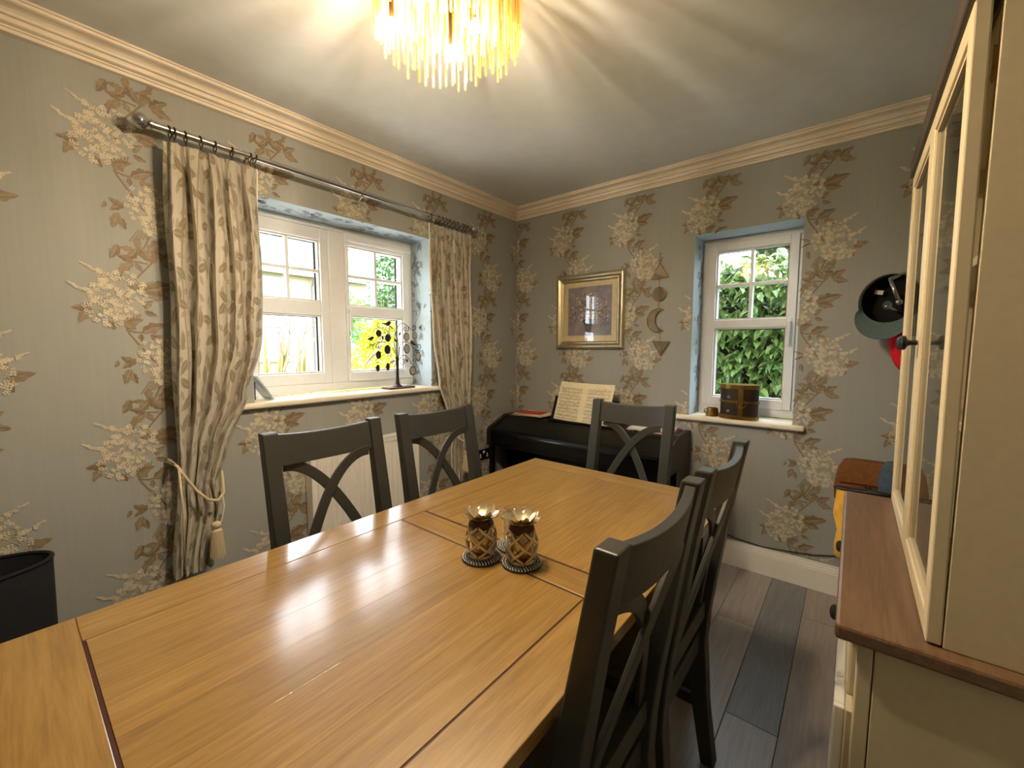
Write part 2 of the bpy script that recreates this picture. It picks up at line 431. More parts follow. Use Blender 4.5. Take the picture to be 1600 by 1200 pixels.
# ------------------------------------------------------------------ windows
def window(name, to3, a0, a1, z0, z1, sashes, depth, handle):
    """to3(a, d, z): a along the wall, d depth into the wall (0 = inner face)"""
    def bx(mb, a_0, a_1, d0, d1, z_0, z_1):
        P_ = [to3(a, d, z) for a in (a_0, a_1) for d in (d0, d1) for z in (z_0, z_1)]
        xs, ys, zs = zip(*P_); return mb.box(min(xs), max(xs), min(ys), max(ys), min(zs), max(zs))
    D = depth
    mb = MB()                                     # outer frame
    fw = .032
    bx(mb, a0, a1, D, D + .07, z0, z0 + .05); bx(mb, a0, a1, D, D + .07, z1 - fw, z1)
    bx(mb, a0, a0 + fw, D, D + .07, z0 + .05, z1 - fw); bx(mb, a1 - fw, a1, D, D + .07, z0 + .05, z1 - fw)
    for s0, s1 in zip(sashes[:-1], sashes[1:]): bx(mb, s0[1], s1[0], D, D + .07, z0 + .05, z1 - fw)
    root = struct(mb.build(name, M_UPVC, bevel=.004))
    for (sa, sb, g0, g1, gz0, gzm0, gzm1, gz1, casement) in sashes:
        f = MB(); o0 = D - (.018 if casement else -.006); o1 = D + .055
        zb, zt = z0 + .05, z1 - fw
        bx(f, sa, g0, o0, o1, zb, zt); bx(f, g1, sb, o0, o1, zb, zt); bx(f, g0, g1, o0, o1, zb, gz0); bx(f, g0, g1, o0, o1, gz1, zt); bx(f, g0, g1, o0, o1, gzm0, gzm1)
        fo = f.build('window_sash', M_UPVC, root, bevel=.004)
        # glazing beads
        b = MB(); q = .008
        for (zz0, zz1) in ((gz0, gzm0), (gzm1, gz1)):
            bx(b, g0, g0 + q, o0 + .012, o1 - .01, zz0, zz1); bx(b, g1 - q, g1, o0 + .012, o1 - .01, zz0, zz1)
            bx(b, g0 + q, g1 - q, o0 + .012, o1 - .01, zz0, zz0 + q); bx(b, g0 + q, g1 - q, o0 + .012, o1 - .01, zz1 - q, zz1)
        b.build('glazing_bead', plain('bead', (200, 198, 194), .4), fo)
        gasket = MB()
        for (zz0, zz1) in ((gz0, gzm0), (gzm1, gz1)):
            for s_ in (0,):
                bx(gasket, g1 - q - .009, g1 - q, o1 - .008, o1 - .002, zz0 + q, zz1 - q); bx(gasket, g0 + q, g1 - q, o1 - .008, o1 - .002, zz1 - q - .004, zz1 - q)
        gasket.build('gasket', plain('gasket black', (18, 20, 22), .6), fo)
        for (zz0, zz1) in ((gz0, gzm0), (gzm1, gz1)):
            p = MB(); bx(p, g0 + .002, g1 - .002, D + .0495, D + .052, zz0 + .002, zz1 - .002); p.build('pane', M_GLASS, fo)
        am, zm = (g0 + g1) / 2, (gzm1 + gz1) / 2
        t_ = MB(); bx(t_, am - .009, am + .009, o0 + .016, o1 - .004, gzm1 + q, gz1 - q); bx(t_, g0 + q, am - .009, o0 + .016, o1 - .004, zm - .009, zm + .009); bx(t_, am + .009, g1 - q, o0 + .016, o1 - .004, zm - .009, zm + .009)
        t_.build('glazing_bar', M_UPVC, fo, bevel=.003)
    if handle:
        a, z = handle
        hm = MB(); bx(hm, a - .011, a + .011, D - .03, D - .018, z - .035, z + .035); ho = hm.build('window_handle', M_UPVC, root, bevel=.004)
        hm = MB(); bx(hm, a - .009, a + .009, D - .055, D - .03, z - .01, z + .012); bx(hm, a - .009, a + .009, D - .058, D - .044, z - .125, z + .012); hm.build('lever', M_UPVC, ho, bevel=.004)
    return root
win1 = window('window_1', lambda a, d, z: (XL - d, a, z), .755, 1.84, 1.064, 2.035,
       [(.788, 1.252, .852, 1.203, 1.175, 1.510, 1.588, 1.935, False), (1.348, 1.807, 1.362, 1.756, 1.172, 1.517, 1.577, 1.932, True)], .20, (1.352, 1.540))
win2 = window('window_2', lambda a, d, z: (a, YF + d, z), -.797, -.243, .90, 2.008,
       [(-.764, -.276, -.712, -.318, 1.006, 1.445, 1.497, 1.930, True)], .20, (-.304, 1.46))
# trickle vent over the casement
box_o('trickle_vent', M_UPVC, (XL - .182, XL - .160, 1.345, 1.81, 1.952, 1.972), win1, bevel=.003)
# reveals: wall paper lining the openings, window light mixed into its colour
rv = MB(); a0, a1, z0, z1 = WIN1; th = .0015
rv.box(XL - .197, XL, a1 - th, a1, z0, z1); rv.box(XL - .197, XL, a0, a0 + th, z0, z1); rv.box(XL - .197, XL, a0 + th, a1 - th, z1 - th, z1)
rv.build('reveal', M_REVEAL, wall_left)
rv = MB(); a0, a1, z0, z1 = WIN2
rv.box(a1 - th, a1, YF, YF + .197, z0, z1); rv.box(a0, a0 + th, YF, YF + .197, z0, z1); rv.box(a0 + th, a1 - th, YF, YF + .197, z1 - th, z1)
rv.build('reveal', M_REVEAL, wall_far)
# leaves of the print that turn into the reveals
RP = plain('daylit reveal print', (128, 138, 142), .7, var=.2, scale=60)  # leaf print in a cooler tone, daylight painted into it
def reveal_print(name, parent, to3d, u0, u1, z0, z1, uo, zo):
    mb = MB()
    for ri in range(-4, 4):
        for pts, m in MOTIF:
            if m > 2: continue
            q = [(uo + p.x, zo + ri * PER_Z + p.y) for p in pts]; cu = sum(p[0] for p in q) / len(q); cz = sum(p[1] for p in q) / len(q)
            if u0 + .01 < cu < u1 - .01 and z0 < cz < z1: mb.add([to3d(*p) for p in q], [tuple(range(len(q)))])
    stuff(mb.build(name, RP, parent, flip=False))
reveal_print('reveal_print', wall_left, lambda u, z: (XL - u, WIN1[1] - th - .0008, z), 0, .19, 1.08, 2.02, .08, 1.7)
reveal_print('reveal_print', wall_left, lambda u, z: (XL - u, z, WIN1[3] - th - .0008), 0, .17, .78, 1.82, .04, .95)
reveal_print('reveal_print', wall_far, lambda u, z: (WIN2[0] + th + .0008, YF + u, z), 0, .19, .92, 1.99, .08, 1.6)
# sills
def sill(name, pts_box, axis):
    o = MB().box(*pts_box).build(name, M_SILL, bevel=.011, seg=3); return struct(o)
sill('trim_5', (XL - .203, XL - .0005, .758, 1.837, 1.032, 1.062), 0)
sill('trim_6', (XL + .0005, XL + .035, .675, 1.945, 1.032, 1.062), 0)
sill('trim_7', (-.794, -.246, YF + .0005, YF + .203, .868, .898), 0)
sill('trim_8', (-.875, -.187, YF - .04, YF - .0005, .868, .898), 0)

# ------------------------------------------------------------------ dining table
TZ = .765
tb = thing('dining_table', 'oak topped dining table with grooved panels on dark grey legs', 'table', (-.78, .825, 0))
TX0, TX1, TY0, TY1 = -1.225, -.333, -.040, 1.685
PX0, PX1 = -1.112, -.440               # panels between the side rails
gz = .0035                              # groove half width
th = .030
def tboard(name, x0_, x1_, y0_, y1_, mat, zt=TZ): return box_o(name, mat, (x0_, x1_, y0_, y1_, TZ - th, zt), tb, bevel=.0016)
Y_N, Y_M0, Y_M1, Y_F = .062, .792, .888, 1.578
tboard('end_board', TX0, TX1, TY0, Y_N - .0004, M_OAKX); tboard('end_board', TX0, TX1, Y_F + .0004, TY1, M_OAKX)
tboard('side_rail', TX0, PX0 - gz, Y_N, Y_F, M_OAK); tboard('side_rail', PX1 + gz, TX1, Y_N, Y_F, M_OAK)
tboard('cross_board', PX0, PX1, Y_M0 + gz, Y_M1 - gz, M_OAKX)
for (ya, yb) in ((Y_N + gz + .002, Y_M0 - gz), (Y_M1 + gz, Y_F - gz)):
    ws = [.105, .118, .098, .112, .121, .118]; tot = sum(ws); xx = PX0
    for w_ in ws:
        w_ *= (PX1 - PX0) / tot
        tboard('stave', xx + .0002, xx + w_ - .0002, ya, yb, M_OAK).modifiers['bevel'].width = .0002; xx += w_
for (a, b, c_, d) in ((PX0 - gz, PX0, Y_N, Y_F), (PX1, PX1 + gz, Y_N, Y_F), (PX0, PX1, Y_M0 - gz, Y_M0 + gz), (PX0, PX1, Y_M1 - gz, Y_M1 + gz), (PX0, PX1, Y_N, Y_N + gz + .002), (PX0, PX1, Y_F - gz, Y_F)):
    MB().box(a, b, c_, d, TZ - th, TZ - .0016).build('groove', M_GROOVE, tb)
MB().box(TX0 + .02, TX1 - .02, TY0 + .02, TY1 - .02, TZ - th - .006, TZ - th - .0005).build('groove_bed', M_GROOVE, tb)
for (a, b) in (((TX0 + .075, TX0 + .097, TY0 + .12, TY1 - .12)), 0), (((TX1 - .097, TX1 - .075, TY0 + .12, TY1 - .12)), 0), (((TX0 + .12, TX1 - .12, TY0 + .075, TY0 + .097)), 0), (((TX0 + .12, TX1 - .12, TY1 - .097, TY1 - .075)), 0):
    box_o('apron', plain('apron stain', (70, 50, 36), .5), (*a, .640, TZ - th - .006), tb)
for sx in (0, 1):
    for sy in (0, 1):
        lx = TX0 + .062 if sx == 0 else TX1 - .062 - .078; ly = TY0 + .01 if sy == 0 else TY1 - .01 - .078
        box_o('leg', M_GREY, (lx, lx + .078, ly, ly + .078, 0, TZ - th - .006), tb, bevel=.004)

# ------------------------------------------------------------------ chairs
M_SEAT = plain('seat fabric', (120, 106, 88), .9, var=.2, scale=300, bump=.2)
def rake(z):
    P_ = [(-.01, -.048), (0, -.047), (.2, -.016), (.43, 0), (.62, -.022), (.85, -.060), (1.06, -.097)]
    for (za, ya), (zb, yb) in zip(P_[:-1], P_[1:]):
        if z <= zb: return ya + (yb - ya) * (z - za) / (zb - za)
    return P_[-1][1]
def bow(x): return -.024 * (1 - (x / .17) ** 2)
def make_chair():
    t = thing('dining_chair', '', 'chair', group='cross-back dining chairs around the table')
    for s in (-1, 1):
        secs = []
        for z in [0, .1, .2, .3, .4, .5, .6, .7, .8, .9, 1.0, 1.055]:
            y = rake(z); hw, hd = .0235, .019 + .006 * min(1, max(0, (.5 - abs(z - .45)) / .3))
            xc = s * .186
            secs.append([(xc - hw, y - hd, z), (xc + hw, y - hd, z), (xc + hw, y + hd, z), (xc - hw, y + hd, z)])
        MB().sections(secs).build('back_post', M_GREY, t, bevel=.004)
        # front leg
        secs = []
        for z, hw in ((0, .016), (.44, .021)): secs.append([(s * .188 - hw, .39 - hw, z), (s * .188 + hw, .39 - hw, z), (s * .188 + hw, .39 + hw, z), (s * .188 - hw, .39 + hw, z)])
        MB().sections(secs).build('leg', M_GREY, t, bevel=.003)
        box_o('side_rail', M_GREY, (s * .186 - .011, s * .186 + .011, .022, .372, .375, .44), t)
        box_o('stretcher', M_GREY, (s * .186 - .009, s * .186 + .009, .005, .374, .17, .205), t)
    # curved top rail
    secs = []; N = 12
    for i in range(N + 1):
        x = -.1635 + .327 * i / N; sag = .012 * (1 - (x / .1635) ** 2)
        top, bot = 1.047 - sag, .945 - sag * .5
        r = []
        for z, s_ in ((bot, -1), (top, -1), (top, 1), (bot, 1)): r.append((x, rake(z) + bow(x) * .9 + s_ * .011, z))
        secs.append(r)
    MB().sections(secs).build('top_rail', M_GREY, t, bevel=.003)
    # crossed curved slats
    for s in (-1, 1):
        secs = []; N = 16; off = .0055 * s
        for i in range(N + 1):
            u = i / N; x = s * (-.150 + .300 * u); z = .940 - .41 * u ** 2.0
            dx, dz = s * .300, -.82 * u; L = math.hypot(dx, dz); nx, nz = -dz / L, dx / L
            hw = .0175; y = rake(z) + bow(max(-.16, min(.16, x))) * .9 * (1 - u * .4) + off
            secs.append([(x - nx * hw, y - .0052, z - nz * hw), (x + nx * hw, y - .0052, z + nz * hw), (x + nx * hw, y + .0052, z + nz * hw), (x - nx * hw, y + .0052, z - nz * hw)])
        MB().sections(secs).build('cross_slat', M_GREY, t, bevel=.002)
    box_o('lower_rail', M_GREY, (-.1635, .1635, rake(.52) - .012, rake(.52) + .012, .49, .545), t)
    box_o('seat_rail', M_GREY, (-.167, .167, .38, .402, .375, .44), t); box_o('seat_rail', M_GREY, (-.1635, .1635, -.011, .011, .375, .44), t)
    box_o('stretcher', M_GREY, (-.177, .177, .20, .22, .178, .20), t)
    box_o('seat', M_SEAT, (-.207, .207, .026, .42, .4405, .478), t, bevel=.012)
    return t
chair0 = make_chair()
CH = [(-.337, .700, PI / 2, 'charcoal cross-back dining chair tucked in beside the dresser, farthest from the piano'),
      (-.337, 1.165, PI / 2, 'charcoal cross-back dining chair on the cabinet side of the table, nearer the piano wall'),
      (-1.325, .705, -PI / 2, 'charcoal cross-back dining chair in front of the radiator, next to the long tied curtain'),
      (-1.325, 1.208, -PI / 2, 'charcoal cross-back dining chair on the window side, nearest the black wall socket'),
      (-.838, 1.873, PI, 'charcoal cross-back dining chair at the table end, with its back to the black piano')]
for i, (x, y, rz, lab) in enumerate(CH):
    c_ = chair0 if i == 0 else copy_tree(chair0)
    c_.location = (x, y, 0); c_.rotation_euler = (0, 0, rz); c_['label'] = lab

# ------------------------------------------------------------------ dresser cabinet
cb = thing('glazed_dresser', 'tall cream dresser with oak worktop and two glazed doors', 'cabinet', (.3, 1.32, 0))
CY0, CY1 = .905, 1.745
CD = .60
box_o('worktop', M_CABWOOD, (.0, CD + .02, .887, 1.762, .820, .848), cb, bevel=.006)
body = MB(); body.box(.055, CD, CY0, CY0 + .018, .06, .820); body.box(.055, CD, CY1 - .018, CY1, .06, .820); body.box(CD - .01, CD, CY0 + .018, CY1 - .018, .06, .820); body.box(.055, CD - .01, CY0 + .018, CY1 - .018, .06, .08)
body.build('base_carcass', M_CAB, cb, bevel=.002)
box_o('plinth', M_CAB, (.035, CD, CY0 - .004, CY1 + .004, 0, .06), cb)
ff = MB(); ff.box(.033, .0535, CY0, CY0 + .045, .06, .820); ff.box(.033, .0535, CY1 - .045, CY1, .06, .820); ff.box(.033, .0535, CY0 + .045, CY1 - .045, .803, .82); ff.box(.033, .0535, CY0 + .045, CY1 - .045, .06, .10); ff.box(.033, .0535, CY0 + .045, CY1 - .045, .655, .68); ff.box(.033, .0535, 1.305, 1.345, .10, .655); ff.box(.033, .0535, 1.305, 1.345, .68, .803)
ff.build('face_frame', M_CAB, cb, bevel=.002)
def knob(parent, x, y, z, name='knob'):
    MB().lathe([(.004, .0), (.006, -.002), (.005, -.010), (.007, -.016), (.0155, -.020), (.0165, -.026), (.012, -.031), (.003, -.033)], (x, y, z), 16, axis='X').build(name, plain('black iron', (34, 34, 32), .45, .3), parent, smooth='auto')
for (a, b) in ((CY0 + .047, 1.303), (1.347, CY1 - .047)):
    d = box_o('drawer', M_CAB, (.022, .050, a, b, .682, .800), cb, bevel=.005); knob(d, .022, (a + b) / 2, .743)
    dr = MB(); f_ = .06
    dr.box(.024, .050, a, a + f_, .102, .653); dr.box(.024, .050, b - f_, b, .102, .653); dr.box(.024, .050, a + f_, b - f_, .102, .102 + f_); dr.box(.024, .050, a + f_, b - f_, .653 - f_, .653); dr.box(.034, .046, a + f_, b - f_, .102 + f_, .653 - f_)
    d = dr.build('door', M_CAB, cb, bevel=.002)
    mo = MB(); mo.box(.006, .024, a + f_ - .012, a + f_, .14, .62); mo.box(.006, .024, b - f_, b - f_ + .012, .14, .62); mo.box(.006, .024, a + f_, b - f_, .14, .152); mo.box(.006, .024, a + f_, b - f_, .608, .62)
    mo.build('door_moulding', M_WHITE, d, bevel=.003)
# upper glazed unit
UX = .108; UZ0, UZ1 = .8485, 1.822; UY0, UY1 = .915, 1.735
up = MB(); up.box(UX + .026, .50, UY0, UY0 + .018, UZ0, UZ1); up.box(UX + .026, .50, UY1 - .018, UY1, UZ0, UZ1); up.box(.49, .50, UY0 + .018, UY1 - .018, UZ0, UZ1); up.box(UX + .026, .49, UY0 + .018, UY1 - .018, UZ0, UZ0 + .02); up.box(UX + .026, .49, UY0 + .018, UY1 - .018, UZ1 - .02, UZ1)
up.build('hutch_carcass', M_CAB, cb, bevel=.0015)
for z in (1.16, 1.48): box_o('shelf', M_CAB, (UX + .06, .489, UY0 + .019, UY1 - .019, z, z + .018), cb, bevel=.002)
box_o('hutch_cornice', M_CABTOP, (UX - .010, .51, UY0 - .012, UY1 + .014, UZ1, UZ1 + .05), cb, bevel=.005)
YM = (UY0 + UY1) / 2
for k, (a, b) in enumerate(((UY0, YM - .001), (YM + .001, UY1))):
    dm = MB(); f_ = .036; x0_, x1_ = UX, UX + .019
    lean = .009                                        # the doors stand a few millimetres proud at the top
    def dbox(ya, yb, za, zb, xa=x0_, xb=x1_, M=None):
        q = lambda z: -lean * (z - UZ0) / (UZ1 - UZ0) + .006
        (M or dm).add([(xa + q(z), y, z) for z in (za, zb) for y in (ya, yb)] + [(xb + q(z), y, z) for z in (za, zb) for y in (ya, yb)],
               [(0, 1, 3, 2), (4, 6, 7, 5), (0, 4, 5, 1), (2, 3, 7, 6), (0, 2, 6, 4), (1, 5, 7, 3)])
    zb0, zt0 = UZ0 + .003, UZ1 - .003
    dbox(a, a + f_, zb0, zt0); dbox(b - f_, b, zb0, zt0); dbox(a + f_, b - f_, zb0, zb0 + f_); dbox(a + f_, b - f_, zt0 - f_, zt0)
    d = dm.build('glazed_door', M_CAB, cb, bevel=.0025)
    bd = MB(); e = .007
    for args in ((a + f_, a + f_ + e, zb0 + f_, zt0 - f_), (b - f_ - e, b - f_, zb0 + f_, zt0 - f_), (a + f_ + e, b - f_ - e, zb0 + f_, zb0 + f_ + e), (a + f_ + e, b - f_ - e, zt0 - f_ - e, zt0 - f_)): dbox(*args, xa=x0_ + .004, xb=x1_ - .002, M=bd)
    bd.build('glass_bead', M_CAB, d)
    gl = MB(); dbox(a + f_ + .001, b - f_ - .001, zb0 + f_ + .001, zt0 - f_ - .001, xa=x0_ + .009, xb=x0_ + .012, M=gl); gl.build('glass', M_CABGLASS, d)
    knob(d, UX, YM - .026 if k == 0 else YM + .026, 1.335)
    for z in (.98, 1.70): box_o('hinge', M_BRASS, (UX + .020, UX + .025, (a + .002 if k == 0 else b - .004), (a + .004 if k == 0 else b - .002), z, z + .05), d, bevel=0)

# ------------------------------------------------------------------ digital piano
pn = thing('digital_piano', 'black upright digital piano with closed lid against the wall', 'piano', (-1.44, 2.5, 0))
A, B = -2.118, -.772; BK = 2.728
prof = [(2.295, .615), (2.295, .688), (2.300, .706), (2.312, .718), (2.335, .728), (2.45, .775), (2.48, .790), (2.50, .795), (BK, .795), (BK, .615)]
MB().prism([(0, y, z) for y, z in prof], (A + .035, 0, 0), (B - .035, 0, 0)).build('lid_and_case', M_BLACKP, pn, bevel=.002)
prof2 = [(2.285, .590), (2.285, .700), (2.296, .722), (2.330, .738), (2.45, .785), (2.49, .803), (BK, .803), (BK, .590)]
for a, b in ((A, A + .034), (B - .034, B)): MB().prism([(0, y, z) for y, z in prof2], (a, 0, 0), (b, 0, 0)).build('end_cheek', plain('piano cheek', (32, 24, 20), .4), pn, bevel=.003)
box_o('lip_highlight', plain('piano lip highlight', (20, 22, 26), .12), (A + .30, B - .06, 2.287, 2.2945, .676, .694), pn, bevel=.003)  # paler glossy strip added for the highlight along the lid edge
box_o('key_bed', M_BLACKP, (A + .036, B - .036, 2.31, BK, .585, .614), pn)
for a, b in ((A + .002, A + .034), (B - .034, B - .002)):
    box_o('side_panel', M_BLACKP, (a, b, 2.48, BK, .03, .589), pn); box_o('foot', M_BLACKP, (a, b, 2.28, BK, 0, .03), pn)
    box_o('front_leg', M_BLACKP, (a + .002, b - .002, 2.31, 2.345, .03, .589), pn)
box_o('back_panel', M_BLACKP, (A + .036, B - .036, 2.69, 2.71, .12, .584), pn)
box_o('pedal_bar', M_BLACKP, (A + .036, B - .036, 2.55, 2.60, .06, .12), pn)
for k in (-1, 0, 1): box_o('pedal', M_BRASS, (-1.445 + k * .07 - .012, -1.445 + k * .07 + .012, 2.46, 2.549, .062, .070), pn)
# music rest
mr = MB(); mr.add([(x, y + dy, z) for x in (-1.705, -1.20) for (y, z, dy) in ((2.526, .7955, 0), (2.596, .965, 0), (2.596, .965, .012), (2.526, .7955, .012))], [(0, 1, 2, 3), (7, 6, 5, 4), (0, 4, 5, 1), (1, 5, 6, 2), (2, 6, 7, 3), (3, 7, 4, 0)])
mr.build('music_rest', M_BLACKP, pn, bevel=.003)
box_o('rest_ledge', M_BLACKP, (-1.705, -1.20, 2.487, 2.525, .7955, .8055), pn)

# open music book
M_PAGE = plain('old music paper', (226, 214, 180), .8, var=.05, scale=20)
M_INK = plain('music ink', (96, 84, 66), .8)
mbk = thing('open_music_book', 'open music book with cream pages on the piano rest', 'book', (-1.44, 2.51, .807))
lean_v = Vector((0, .105, .262)); up_v = lean_v.normalized()
for s in (-1, 1):
    g0_ = Vector((-1.447, 2.501, .8075)); N = 8
    def pg(u, v, lift=0):
        x = s * .212 * u; y = -.010 * math.sin(PI * min(1, u * 1.0)) * (1) - lift
        return g0_ + Vector((x, y - .0006 - .010 * 0, 0)) + lean_v * (v + .02 * u * (1 if s < 0 else -.1))
    m_ = MB(); secs = []
    vsx = []
    for i in range(N + 1):
        u = i / N; secs.append([pg(u, 0), pg(u, 1), pg(u, 1, -.004), pg(u, 0, -.004)])
    page = m_.sections(secs).build('page', M_PAGE, mbk)
    ink = MB(); rr = random.Random(10 + s)
    def dab(u0, v0, u1, v1): ink.add([pg(u0, v0, .0006), pg(u1, v0, .0006), pg(u1, v1, .0006), pg(u0, v1, .0006)], [(0, 1, 2, 3)])
    for sysn in range(5):
        for st in range(2):
            vb = .84 - sysn * .175 - st * .078
            for ln in range(5):
                for seg in range(6):
                    dab(.09 + .83 * seg / 6, vb - ln * .009, .09 + .83 * (seg + 1) / 6, vb - ln * .009 + .0016)
            u = .12
            while u < .90:
                v = vb - rr.random() * .05; dab(u, v, u + .016, v + .011)
                dab(u + .013, v, u + .016, v + rr.choice((-.035, .04))); 
                if rr.random() < .4: dab(u, v + .038, u + .05, v + .044)
                u += rr.uniform(.022, .05)
    stuff(ink.build('printed_notes', M_INK, page, flip=False))
MB().tube([(-1.60, 2.615, 1.072), (-1.60, 2.605, 1.078), (-1.60, 2.598, 1.04)], .002, 6).build('paper_clip', M_BRONZE, mbk)

def booklet(name, lab, cx, cy, w_, d_, z, t_, rot, cov, page=None):
    o = thing(name, lab, 'booklet', (cx, cy, z)); ca, sa = math.cos(rot), math.sin(rot)
    u, v = Vector((ca, sa, 0)), Vector((-sa, ca, 0)); c_ = Vector((cx, cy, 0))
    MB().obox(c_ + Vector((0, 0, z + .001)), (u * w_ / 2, v * d_ / 2, Vector((0, 0, .001)))).build('back_cover', cov, o)
    MB().obox(c_ + Vector((0, 0, z + .002 + t_ / 2)), (u * (w_ / 2 - .003), v * (d_ / 2 - .003), Vector((0, 0, t_ / 2)))).build('pages', M_PAGE, o)
    MB().obox(c_ + Vector((0, 0, z + .0032 + t_)), (u * w_ / 2, v * d_ / 2, Vector((0, 0, .001)))).build('front_cover', page or cov, o); return z + .0045 + t_
M_RED = plain('red cover', (190, 30, 36), .4); M_BLK = plain('black cover', (24, 22, 24), .5); M_MAROON = plain('maroon cover', (120, 20, 48), .45); M_SHEET = plain('white sheet', (232, 228, 222), .7)
PT = .7955
zz = booklet('music_folder', 'black folder lying at the window end of the piano', -1.922, 2.612, .29, .20, PT, .006, .05, M_BLK)
zz = booklet('magazine', 'cream booklet on the black folder atop the piano', -1.90, 2.605, .28, .20, zz, .003, -.06, M_PAGE)
booklet('leaflet', 'bright red leaflet topmost on the piano, by the corner', -1.92, 2.60, .20, .12, zz, .001, .12, M_RED)
zz = booklet('music_folder', 'maroon folder under loose sheets at the piano end below the small window', -.962, 2.61, .29, .20, PT, .008, -.04, M_MAROON)
zz = booklet('sheet_pad', 'white music pad on the maroon folder', -.968, 2.61, .27, .19, zz, .003, .07, M_SHEET)
MB().tube([(-1.13, 2.545, .7985), (-1.00, 2.50, .7985)], .003, 8).build('pencil', M_BLK, None)
tag(bpy.data.objects['pencil'], 'thin dark pencil lying on the piano beside the open music', 'pencil')

# ------------------------------------------------------------------ radiator and socket
rd = thing('radiator', 'white ribbed panel radiator under the wide window', 'radiator', (XL + .06, 1.315, .18))
R0, R1, RZ0, RZ1 = .975, 1.655, .19, .795
secs = []; n = 20; pitch = (R1 - R0 - .05) / n; pr = [(R0, .075)]
for i in range(n):
    a = R0 + .025 + i * pitch; pr += [(a, .075), (a + pitch * .2, .083), (a + pitch * .6, .083), (a + pitch * .8, .075)]
pr += [(R1, .075), (R1, .055), (R0, .055)]
MB().prism([(XL + d, y, 0) for y, d in pr], (0, 0, RZ0 + .03), (0, 0, RZ1 - .035)).build('front_panel', M_WHITE, rd)
for za, zb in ((RZ0, RZ0 + .0295), (RZ1 - .0345, RZ1 - .008)): box_o('panel_edge', M_WHITE, (XL + .055, XL + .080, R0, R1, za, zb), rd, bevel=.004)
box_o('top_grille', M_WHITE, (XL + .012, XL + .082, R0 - .004, R1 + .004, RZ1 - .007, RZ1), rd)
for a in (R0 - .003, R1 + .0005): box_o('end_cap', M_WHITE, (XL + .012, XL + .080, a, a + .0025, RZ0 + .01, RZ1 - .008), rd, bevel=0)
for a in (R0 + .1, R1 - .1): box_o('bracket', M_WHITE, (XL + .004, XL + .054, a, a + .03, RZ0 + .1, RZ1 - .06), rd, bevel=0)
MB().tube([(XL + .06, R1 + .04, .0), (XL + .06, R1 + .04, RZ0 + .03), (XL + .06, R1 + .003, RZ0 + .03)], .0075, 10).build('pipe', M_WHITE, rd, smooth='auto')

sk = thing('wall_socket', 'black double wall socket with white plug on the papered wall', 'socket', (XL, 2.338, .49))
box_o('plate', plain('socket black', (14, 14, 14), .3), (XL + .0003, XL + .010, 2.268, 2.408, .452, .532), sk, bevel=.003)
for yy in (2.300, 2.375):
    box_o('pin', M_SHEET, (XL + .010, XL + .013, yy - .004, yy + .004, .476, .500), sk, bevel=.001); box_o('pin', M_SHEET, (XL + .010, XL + .013, yy - .012, yy + .012, .468, .475), sk, bevel=.001)
box_o('switch', M_SHEET, (XL + .010, XL + .015, 2.325, 2.348, .502, .522), sk, bevel=.002)

# ------------------------------------------------------------------ curtain pole, curtains, tiebacks
XP = XL + .10; RZ = 2.150; RR = .0125
pl = thing('curtain_pole', 'brushed metal curtain pole with ball finials above the wide window', 'curtain pole', (XP, 1.27, RZ))
PY0, PY1 = .425, 2.118
zline = lambda y: 2.166 + (2.141 - 2.166) * (y - .40) / (2.14 - .40)
MB().tube([(XP, PY0, zline(PY0)), (XP, PY1, zline(PY1))], RR, 14).build('pole', M_CHROME, pl, smooth='auto')
for y, s in ((PY0, -1), (PY1, 1)):
    MB().lathe([(.0125, s * .0), (.016, s * .001), (.016, s * .006), (.010, s * .009), (.013, s * .013), (.022, s * .020), (.0285, s * .032), (.0285, s * .040), (.022, s * .053), (.010, s * .060), (.001, s * .061)], (XP, y, zline(y)), 18, axis='Y').build('finial', M_CHROME, pl, smooth='auto')
for y in (.74, 1.30, 2.02):
    MB().tube([(XL + .001, y, zline(y) - .03), (XL + .06, y, zline(y) - .03), (XP, y, zline(y) - RR - .001)], .006, 8).build('bracket', M_CHROME, pl, smooth='auto')
